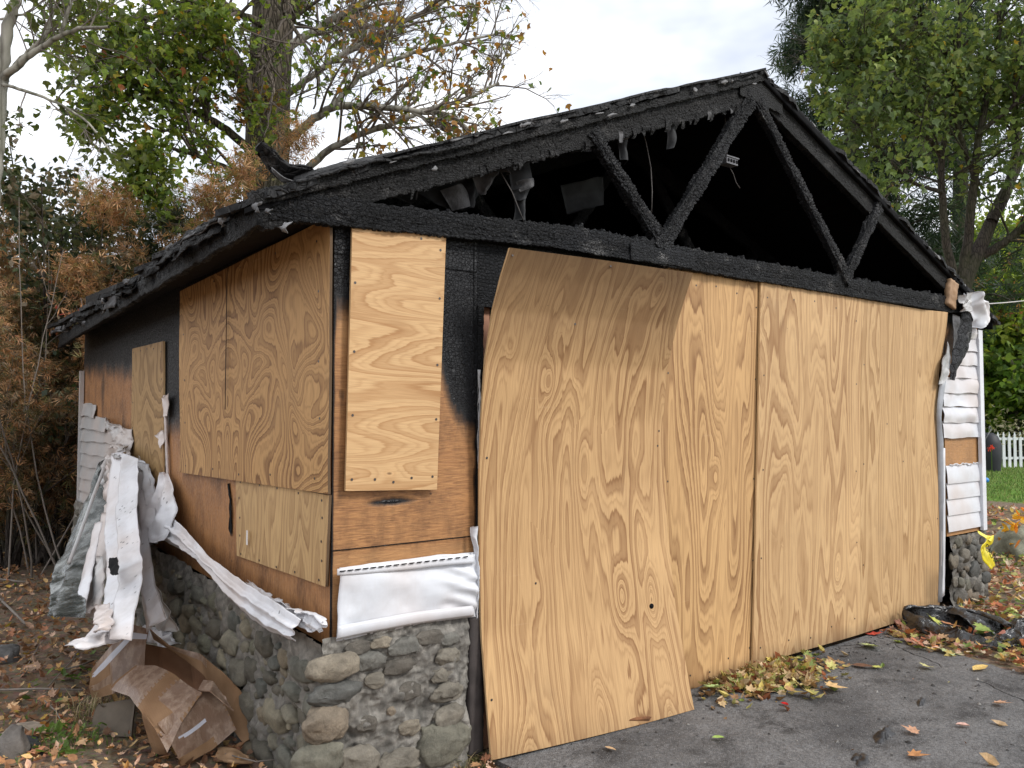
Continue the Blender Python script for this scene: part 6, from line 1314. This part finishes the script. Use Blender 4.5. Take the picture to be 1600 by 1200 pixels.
# --- big maple behind the garage (its trunk rises behind the near roof corner)
r = np.random.default_rng(21)
TA = empty('maple_tree', 'large maple with thick ridged trunk and half-bare twiggy crown behind the left of the roof', 'tree')
D0 = 10.5
tk = limb([(412, 720), (413, 520), (416, 300), (420, 150), (428, 0), (432, -160)], [D0]*6, .30, .24, 40)
tk = (tk[0], np.interp(np.linspace(0, 1, 40), [0, .2, 1], [.40, .30, .25])); tubes_mesh('trunk', [tk], M['bark'], TA, 16)
lm = {'d1': limb([(405, 190), (375, 110), (335, 55), (290, -20), (250, -90)], [10.4, 10.3, 10.1, 9.9, 9.7], .13, .08, 24, r), 'd2': limb([(430, 60), (470, -10), (520, -80)], [10.5, 10.6, 10.8], .12, .08, 16, r), 'd3': limb([(408, 250), (340, 190), (260, 160), (180, 120)], [10.3, 9.9, 9.5, 9.2], .06, .02, 24, r),
      'd4': limb([(410, 300), (350, 260), (300, 240), (240, 225)], [10.3, 9.8, 9.4, 9.], .045, .015, 24, r), 'd6': limb([(420, 30), (400, 80), (430, 130), (420, 190)], [9.9, 9.5, 9.2, 9.0], .03, .01, 20, r), 'd7': limb([(430, 0), (470, 60), (500, 120), (490, 170)], [10.1, 9.7, 9.5, 9.4], .03, .01, 20, r),
      'd5': limb([(415, 40), (350, 10), (270, 20), (160, 40)], [10.3, 9.8, 9.4, 9.0], .05, .02, 24, r)}
pl = [limb([(436, 240), (455, 215), (490, 185), (525, 165), (580, 165), (640, 172), (700, 178), (740, 205)], [10.2, 10., 9.8, 9.7, 9.6, 9.5, 9.4, 9.4], .062, .02, 36, r), limb([(470, 275), (510, 235), (560, 210), (620, 192), (660, 172), (720, 160), (780, 130)], [10.3, 10.1, 9.9, 9.8, 9.8, 9.8, 9.8], .05, .016, 36, r),
      limb([(425, 220), (410, 200), (398, 170), (402, 200)][:3], [10.1, 10., 9.9], .04, .02, 10, r), limb([(445, 150), (520, 95), (600, 50), (680, 10), (740, -30)], [10.4, 10.2, 10.1, 10, 10], .045, .015, 30, r), limb([(440, 80), (520, 30), (600, -10)], [10.4, 10.5, 10.6], .06, .02, 20, r),
      limb([(520, 165), (560, 120), (620, 90), (700, 70), (790, 50)], [9.7, 9.7, 9.7, 9.8, 9.9], .04, .012, 30, r), limb([(640, 172), (700, 205), (740, 240)], [9.5, 9.5, 9.6], .022, .012, 14, r)]
tubes_mesh('limb', list(lm.values()), M['bark'], TA, 9); tubes_mesh('limb', pl, M['barkp'], TA, 9)
outL, outR, tL, tR = {}, {}, [], []
PA = dict(n=[12, 5, 4], len=[.42, .55, .55], ang=(25, 65), up=[.05, .0, -.05], wig=.16, r=[.028, .011, .006], **{'from': [.1, .15, .1]})
outF, tF = {}, []
for k_, c in lm.items(): sprout(c, {'d2': 2.8, 'd6': 1.5, 'd7': 2.0}.get(k_, 3.4), 0, r, outF if k_ in ('d6', 'd7') else outL, tF if k_ in ('d6', 'd7') else tL, PA)
PB = dict(n=[17, 7, 5], len=[.40, .5, .5], ang=(20, 60), up=[.22, .12, .1], wig=.15, r=[.018, .008, .005], **{'from': [.15, .1, .1]})
for i, c in enumerate(pl): sprout(c, [3.0, 3.0, 1.4, 3.0, 2.6, 2.6, 1.6][i], 0, r, outR, tR, PB)
for o_, m_ in ((outL, 'twigd'), (outR, 'twig'), (outF, 'twigd')):
    tubes_mesh('branches', o_[0], M[m_], TA, 5); tubes_mesh('twigs', o_[1]+o_[2], M[m_], TA, 3)
GP = np.array([(.11, .17, .03), (.15, .22, .035), (.08, .13, .03), (.19, .25, .045), (.23, .27, .05)]); YP = np.array([(.38, .26, .04), (.42, .20, .04), (.28, .24, .05), (.36, .13, .05)])
n = 11500; pos = at_tips(tL, n, r, .08); col = pick(GP, n, r); k = r.random(n) < .05; col[k] = pick(YP, k.sum(), r)
leaves('crown', pos, r.uniform(.04, .12, n), clump_tone(pos, col, r), 'lobe', M['leaf'], TA, seed=3, droop=.5)
n = 2300; pos = at_tips(tR, n, r, .05)
keep = r.random(n) < np.clip(1.25-np.linalg.norm(pos-PD(520, 200, 9.8), axis=1)/3.4, .22, 1); pos = pos[keep]; n = len(pos)
col = pick(np.array([(.10, .16, .03), (.16, .21, .04), (.34, .28, .05), (.40, .20, .05), (.24, .13, .05)]), n, r)
leaves('crown', pos, r.uniform(.06, .12, n), col, 'lobe', M['leaf'], TA, seed=4, droop=.5)

pos = at_tips(tF, 420, r, .06); leaves('crown', pos, r.uniform(.05, .10, 420), pick(GP, 420, r), 'lobe', M['leaf'], TA, seed=9, droop=.5)

# --- pale young tree entering at the upper left
r = np.random.default_rng(31)
TB = empty('young_tree', 'slender pale-barked tree with long arching bare branches at the left edge', 'tree')
c = [limb([(-30, 720), (-22, 420), (-6, 250), (2, 120), (12, 40), (40, -40)], [7.0, 7, 7, 7, 7, 7], .07, .04, 40, r), limb([(4, 125), (30, 100), (60, 75), (95, 55), (120, 45), (170, 42)], [7., 6.9, 6.9, 6.8, 6.8, 6.7], .035, .012, 26, r),
     limb([(22, 105), (45, 80), (70, 60), (82, 20), (105, -20)], [7., 6.9, 6.9, 6.9, 6.9], .022, .014, 22, r), limb([(95, 52), (105, 20), (118, -20)], [6.8, 6.8, 6.8], .02, .012, 12, r),
     limb([(-10, 128), (40, 142), (90, 160), (130, 185), (150, 205), (175, 240)], [7., 6.9, 6.8, 6.7, 6.7, 6.6], .016, .005, 26, r), limb([(0, 30), (50, 20), (80, 40)], [7, 7, 7], .012, .005, 12, r)]
tubes_mesh('trunk', c[:1], M['barkp'], TB, 10); tubes_mesh('limb', c[1:], M['barkp'], TB, 7); o_, t_ = {}, []
for q in c[1:]: sprout(q, 1.5, 0, r, o_, t_, dict(n=[9, 4, 2], len=[.45, .5, .5], ang=(20, 60), up=[.1, .0, 0], wig=.12, r=[.008, .004, .003], **{'from': [.15, .1, .1]}))
tubes_mesh('twigs', o_[0]+o_[1]+o_[2], M['twig'], TB, 3)
n = 420; pos = at_tips(t_, n, r, .06); col = pick(np.array([(.08, .11, .03), (.12, .15, .04), (.10, .12, .035), (.07, .09, .03)]), n, r); leaves('crown', pos, r.uniform(.06, .10, n), col, 'lobe', M['leaf'], TB, seed=5, droop=.6)

# --- shrubs on the left: stems + thousands of fine sprays
def shrub(name, label, px, dep, rad, hgt, pal, nleaf, seed, size=(.06, .13), kind='spray', twig='twigd', stems=9, low=.0, dense=1.0, group=None, cat='shrub', wvert=1.0, leafmat='leaf'):
    r = np.random.default_rng(seed); base = PD(px, 700, dep); base[2] = float(gz(base[:1], base[1:2])[0])
    e = empty(name, label, cat, group); ch = []; out, tips = {}, []
    for i in range(stems):
        a = r.uniform(0, 6.28); q = base+np.array([math.cos(a), math.sin(a), 0])*rad*.35*r.random(); L_ = hgt*r.uniform(.65, 1.0)
        c = wig(q, np.array([math.cos(a)*.35, math.sin(a)*.35, 1.0]), L_, 12, r, .06, up=.05); rd = np.linspace(.035, .004, 12)*hgt/4; ch.append((c, rd))
        sprout((c, rd), hgt*.45, 0, r, out, tips, dict(n=[11, 4], len=[rad/hgt*1.5, .5], ang=(25, 70), up=[.25, .1], wig=.12, r=[.012, .005], **{'from': [low, .1]}))
    tubes_mesh('stems', ch, M['barkd'], e, 6); tubes_mesh('twigs', out[0]+out[1], M[twig], e, 3)
    pos = at_tips(tips, nleaf, r, .10); col = clump_tone(pos, pick(pal, nleaf, r, .3), r, 1.6, .45)
    leaves('foliage', pos, r.uniform(*size, nleaf)*1.25, col, kind, M[leafmat], e, seed=seed, droop=.2); return e
RUST = np.array([(.46, .25, .13), (.36, .19, .10), (.52, .33, .19), (.30, .21, .12), (.19, .18, .08)]); DG = np.array([(.045, .065, .03), (.07, .09, .04), (.03, .045, .025), (.09, .10, .05)]); OL = np.array([(.11, .125, .045), (.16, .14, .065), (.21, .14, .065), (.08, .10, .04)]); GB = np.array([(.16, .13, .09), (.10, .11, .06), (.21, .17, .12)])
SHG = 'overgrown shrubs along the left boundary'
shrub('arborvitae', 'tall half-dead arborvitae with rust-orange foliage left of the big trunk', 190, 9.4, 1.1, 5.1, RUST, 40000, 51, low=.12, group=SHG, size=(.05, .10))
shrub('arborvitae', 'dark olive arborvitae behind the rust-orange one, crown just under the maple', 320, 11.2, 1.3, 4.7, np.concatenate([DG, OL]), 30000, 52, low=.3, group=SHG, size=(.06, .11))
shrub('arborvitae', 'dead arborvitae with thin orange sprays over the roof edge', 318, 9.9, .6, 3.0, np.concatenate([RUST, OL]), 20000, 53, low=.3, group=SHG, size=(.05, .10))
shrub('evergreen_shrub', 'dark grey-green evergreen shrub with fine leaves at the left', 130, 10.4, 1.5, 5.2, np.concatenate([DG, GB[:1]]), 18000, 54, low=.15, group=SHG, size=(.05, .10), kind='quad')
shrub('evergreen_shrub', 'dark shrub with wiry twigs at the far left edge', 20, 9.4, 1.4, 4.4, np.concatenate([DG, GB]), 16000, 55, low=.1, group=SHG, size=(.05, .10), kind='quad')
shrub('thicket_shrub', 'brown leggy bush with bare lower stems beside the garage end', 95, 8.9, .85, 3.3, np.concatenate([RUST, GB]), 16000, 56, low=.25, group=SHG, stems=12, size=(.05, .10))
shrub('thicket_shrub', 'low dark undergrowth bush at the end of the garage wall', 70, 13.0, 1.6, 2.6, np.concatenate([DG, DG, GB]), 9000, 57, low=.0, group=SHG, stems=14, kind='quad')
shrub('thicket_shrub', 'tangled bush with rusty dead leaves at left middle height', 10, 8.4, .9, 3.2, np.concatenate([RUST, GB]), 16000, 58, low=.1, group=SHG, stems=12, size=(.05, .10))
shrub('vine_tangle', 'dark ivy mass on the ground behind the pale pipe', 40, 12.0, 1.5, 1.15, np.array([(.03, .06, .02), (.05, .09, .025), (.03, .04, .02)]), 7000, 59, low=.0, group=SHG, stems=14, kind='oval', cat='ivy', size=(.05, .09))
# reddish bare canes and long wands
r = np.random.default_rng(61); WT = empty('bare_canes', 'long thin bare canes arching up at the left edge', 'shrub'); ch = []
for i in range(16):
    b0 = PD(r.uniform(-140, 240), 700, r.uniform(7.6, 9.2)); b0[2] = .0; L_ = r.uniform(2.2, 4.4); q = wig(b0, np.array([r.normal(0, .22), r.normal(0, .22), 1]), L_, 12, r, .06); ch.append((q, np.linspace(.010, .003, 12)))
o_, t_ = {}, []
for q in ch[:12]: sprout(q, 1.6, 0, r, o_, t_, dict(n=[5, 2], len=[.45, .5], ang=(20, 55), up=[.2, .1], wig=.12, r=[.004, .003], **{'from': [.3, .1]}))
tubes_mesh('stems', ch, M['twig'], WT, 4); tubes_mesh('twigs', o_[0]+o_[1], M['twig'], WT, 3)
n = 260; pos = at_tips(t_, n, r, .05); pos = pos[pos[:, 2] > 2.2]; n = len(pos); leaves('leaf_remnants', pos, r.uniform(.04, .07, n), pick(np.array([(.35, .07, .05), (.30, .12, .06)]), n, r), 'quad', M['leaf'], WT, seed=6)['kind'] = 'stuff'
THK = [o for o in bpy.data.objects if o.get('label', '').startswith('brown leggy')][0]
# brown trunks at the garage end
for i, (u0, u1, d, rr_) in enumerate(((112, 100, 9.3, .07), (128, 124, 9.6, .06), (98, 78, 9.8, .05), (118, 135, 10.2, .05))):
    q = limb([(u0, 770), (u0-2, 620), (u1, 470), (u1-6, 330)], [d]*4, rr_, rr_*.12, 24, r); tubes_mesh('trunk', [q], M['barkd'], THK, 8)

# --- maple with several stems at the right
r = np.random.default_rng(71); TC = empty('green_maple', 'green maple with several dark stems fanning out above the right eave', 'tree'); D1 = 13.5
c = [limb([(1488, 700), (1492, 560), (1505, 440), (1530, 390), (1560, 320), (1600, 240), (1640, 150)], [D1]*7, .18, .05, 40, r), limb([(1500, 450), (1512, 380), (1520, 300), (1528, 220), (1545, 140), (1560, 60), (1575, -40)], [D1, 13.4, 13.2, 13, 12.9, 12.8, 12.7], .085, .03, 36, r),
     limb([(1492, 440), (1478, 380), (1472, 310), (1470, 240), (1490, 170), (1497, 100), (1500, 20)], [D1, 13.4, 13.3, 13.2, 13, 12.9, 12.8], .075, .028, 36, r), limb([(1528, 290), (1505, 230), (1495, 190), (1480, 150), (1455, 90)], [13.2, 13.1, 13, 12.9, 12.8], .05, .02, 24, r),
     limb([(1535, 400), (1570, 380), (1600, 350), (1650, 330)], [D1, 13.3, 13.2, 13.1], .08, .04, 20, r), limb([(1550, 345), (1575, 300), (1590, 220), (1588, 160), (1590, 60)], [13.4, 13.4, 13.4, 13.4, 13.3], .09, .03, 26, r), limb([(1470, 245), (1440, 200), (1400, 150), (1370, 90)], [13.2, 13, 12.8, 12.6], .045, .015, 24, r),
     limb([(1472, 300), (1430, 290), (1380, 240), (1330, 180)], [13.2, 13, 12.8, 12.6], .035, .012, 22, r), limb([(1497, 100), (1440, 40), (1390, -10)], [12.9, 12.7, 12.5], .04, .015, 18, r), limb([(1528, 210), (1600, 150), (1680, 80)], [12.9, 12.5, 12.2], .04, .015, 18, r), limb([(1400, 150), (1345, 110), (1310, 60)], [12.8, 12.7, 12.6], .025, .01, 14, r)]
tubes_mesh('trunk', c[:1], M['barkd'], TC, 10); tubes_mesh('limb', c[1:], M['barkd'], TC, 8); o_, t_ = {}, []
for i, q in enumerate(c[1:]): sprout(q, 3.2, 0, r, o_, t_, dict(n=[15, 6, 3], len=[.42, .5, .5], ang=(25, 70), up=[.08, .0, -.05], wig=.14, r=[.02, .008, .005], **{'from': [.35, .15, .1]}))
tubes_mesh('branches', o_[0], M['barkd'], TC, 4); tubes_mesh('twigs', o_[1]+o_[2], M['twigd'], TC, 3)
n = 16000; pos = at_tips(t_, n, r, .14)
rel = pos-CAM; du_ = 800+FOC*(rel@_r)/(rel@_f); dv_ = 655-FOC*rel[:, 2]/(rel@_f); pos = pos[(du_ > 1275+.32*np.abs(dv_-130)**.9*np.sign(dv_-130)*(dv_ > 130)+25*fbm(pos*1.5, 2, 3)) & (r.random(n) < .74)]; n = len(pos)
col = clump_tone(pos, pick(np.array([(.145, .21, .065), (.18, .25, .075), (.10, .155, .055), (.23, .28, .08), (.14, .20, .08)]), n, r), r, .9, .65); k = r.random(n) < .012; col[k] = pick(YP[:1], k.sum(), r)
leaves('crown', pos, r.uniform(.05, .17, n), col, 'lobe', M['leaf'], TC, seed=7, droop=.5)
# --- dark conifer-like tree behind it
r = np.random.default_rng(81); TD = empty('spruce_tree', 'dark blue-green conifer behind the ridge, left of the green maple', 'tree'); D2 = 19.
def conifer(px, top_v, dep, sprd, seed, parent, pal, nl):
    r = np.random.default_rng(seed); b0 = PD(px, 700, dep); b0[2] = 0; tp = PD(px, top_v, dep); q = np.array([b0+(tp-b0)*t for t in np.linspace(0, 1, 24)]); tubes_mesh('trunk', [(q, np.linspace(.28, .05, 24))], M['barkd'], parent, 8)
    ch, tips = [], []
    for i in range(170):
        t = r.uniform(.22, 1); p = b0+(tp-b0)*t; a = r.uniform(0, 6.28); l = sprd*(1.12-t*.75)*r.uniform(.5, 1.2); cc = wig(p, np.array([math.cos(a), math.sin(a), .12]), l, 8, r, .08, grav=.15); ch.append((cc, np.linspace(.04, .008, 8)))
        for _ in range(7):
            j = r.integers(2, 7); c2_ = wig(cc[j], cc[j]-cc[j-1]+r.normal(0, .12, 3), l*.3, 4, r, .15); ch.append((c2_, np.linspace(.012, .004, 4))); tips.append(c2_)
        tips.append(cc[3:])
    tubes_mesh('branches', ch, M['twigd'], parent, 3); pos = at_tips(tips, nl, r, .14); leaves('crown', pos, r.uniform(.20, .38, nl), clump_tone(pos, pick(pal, nl, r), r, .7, .4), 'spray', M['leaf'], parent, seed=seed, droop=.3)
CP = np.array([(.022, .045, .025), (.035, .06, .032), (.028, .05, .03), (.05, .075, .035)])
conifer(1330, -400, D2, 3.2, 82, TD, CP, 32000)
TD2 = empty('spruce_tree', 'second dark conifer rising behind the green maple at top right', 'tree'); conifer(1500, -300, 21, 2.9, 83, TD2, CP, 8000)
# --- yellow-green trees beyond the right eave
def broad(name, label, px, dep, h, rad, pal, nl, seed, size=(.12, .22), z0=.25):
    r = np.random.default_rng(seed); e = empty(name, label, 'tree', 'trees along the back of the lawn'); b0 = PD(px, 700, dep); b0[2] = 0.; q = wig(b0, np.array([0, 0, 1.]), h*.8, 12, r, .05); c = (q, np.linspace(.16, .04, 12)*h/6); tubes_mesh('trunk', [c], M['barkd'], e, 8)
    o_, t_ = {}, []; sprout(c, h, 0, r, o_, t_, dict(n=[26, 7, 4], len=[rad/h*1.1, .5, .45], ang=(35, 85), up=[.12, .0, -.1], wig=.12, r=[.05, .02, .01], **{'from': [z0, .15, .1]}))
    tubes_mesh('branches', o_[0]+o_[1]+o_[2], M['twigd'], e, 3); pos = at_tips(t_, nl, r, .25); pos = pos[pos[:, 2] > .25]; nl = len(pos); leaves('crown', pos, r.uniform(*size, nl), clump_tone(pos, pick(pal, nl, r), r, .8, .45), 'lobe', M['leaf'], e, seed=seed, droop=.5); return e
YG = np.array([(.24, .31, .04), (.31, .36, .05), (.15, .24, .04), (.19, .28, .04)]); MG = np.array([(.09, .17, .03), (.13, .22, .04), (.18, .26, .045), (.10, .15, .03)])
broad('lawn_tree', 'yellow-green bushy tree directly right of the burnt eave', 1590, 27.5, 7.6, 3.2, YG, 9500, 91, z0=.10, size=(.18, .32))
broad('lawn_tree', 'mid-green tree filling the gap between trunk and corner trim', 1538, 29.0, 7.4, 3.2, MG, 9500, 92, z0=.06, size=(.18, .32))
broad('lawn_tree', 'rusty-leaved small tree at the right edge above the yellow one', 1650, 26.5, 7.6, 2.6, np.concatenate([YG, np.array([(.30, .14, .06), (.34, .18, .06)])]), 7000, 93, z0=.15)
broad('lawn_tree', 'pale sparse tree behind the maple stems', 1440, 30., 8.5, 3.0, np.array([(.10, .14, .05), (.08, .12, .06)]), 7000, 94, z0=.3)
broad('lawn_tree', 'bright yellow-green tree behind the fanning maple stems', 1560, 32., 10.0, 3.2, YG, 9000, 95, z0=.3)
# hedge line far behind, so that no bare horizon shows
def far_mass(name, u0, u1, dep, h, pal, n, seed, size):
    r = np.random.default_rng(seed); u = r.uniform(u0, u1, n); d = dep+r.uniform(-2, 2, n); pts = np.array([PD(a, 700, b_) for a, b_ in zip(u, d)]); top = h*(1+.3*fbm(np.stack([u/60., u*0, u*0+seed], -1), 3, seed)); pts[:, 2] = r.uniform(0, 1, n)**.8*top
    o = leaves(name, pts, r.uniform(*size, n), clump_tone(pts, pick(pal, n, r, .35), r, .6, .5), 'lobe', M['leaf'], None, seed=seed); o['kind'] = 'stuff'; return o
far_mass('hedge', 1380, 1760, 30, 3.4, MG, 9000, 101, (.25, .45))['label'] = 'dark green hedge mass far behind the picket fence'
far_mass('hedge', -260, 560, 17, 2.6, DG, 12000, 102, (.16, .32))['label'] = 'dark hedge mass far behind the left shrubs'
rg = np.random.default_rng(4); c = PD(1575, 668, 25.5); n = 700; pos = c+rg.normal(0, 1, (n, 3))*np.array([1.2, 1.2, .32]); o = leaves('dry_bush', pos, rg.uniform(.08, .15, n), pick(np.array([(.30, .28, .20), (.38, .34, .26), (.20, .22, .10)]), n, rg), 'oval', M['leaf'], seed=14); tag(o, 'pale dry bush poking up behind the picket fence', 'bush')
# neighbour's blue-grey house behind the thicket
HB = empty('neighbour_house', 'blue-grey house barely visible through the left thicket', 'house'); hc = PD(20, 700, 21.0); hd = nrm(np.array([_r[0], _r[1], 0])); hf = np.array([_f[0], _f[1], 0])
def hbox(s0, s1, d0, d1, z0, z1):
    o = np.array([hc[0], hc[1], 0]); return [o+hd*s+hf*d+np.array([0, 0, z]) for z in (z0, z1) for s, d in ((s0, d0), (s1, d0), (s1, d1), (s0, d1))]
BF = [(0, 3, 2, 1), (4, 5, 6, 7), (0, 1, 5, 4), (1, 2, 6, 5), (2, 3, 7, 6), (3, 0, 4, 7)]
b = NB('blue_siding'); v = b.obj(); zc = b.n('SeparateXYZ', Vector=v).outputs[2]; fr = b.math('FRACT', b.math('MULTIPLY', zc, 7.)); b.set(color=b.mix(b.ramp(fr, [(0., .0), (.12, 1.)]), (.05, .07, .08), (.17, .23, .27)), rough=.7, normal=b.bump(fr, .5, .02))
mb = MB(); mb.add(hbox(-6, 2.2, 0, 5, 0, 2.7), BF); mb.build('wall', b.m, HB)
mb = MB(); mb.add(hbox(-6.3, 2.5, -.3, 5.3, 2.7, 2.85), BF); rv = hbox(-6.3, 2.5, -.3, 5.3, 2.85, 2.86); o2 = np.array([hc[0], hc[1], 0]); rid = [o2+hd*s+hf*2.5+np.array([0, 0, 3.6]) for s in (-6.3, 2.5)]; mb.add(rv[:4]+rid, [(0, 1, 5, 4), (2, 3, 4, 5), (0, 4, 3), (1, 2, 5)]); mb.build('roof', M['felt'], HB)
mb = MB(); mb.add(hbox(.9, 1.9, -.04, -.005, 1.0, 2.1), BF); wf = mb.build('window', M['trim'], HB); mb = MB(); mb.add(hbox(1.0, 1.8, -.06, -.041, 1.1, 2.0), BF); mb.build('pane', m_plain('dark_glass', (.03, .04, .05), .15, .1), wf)
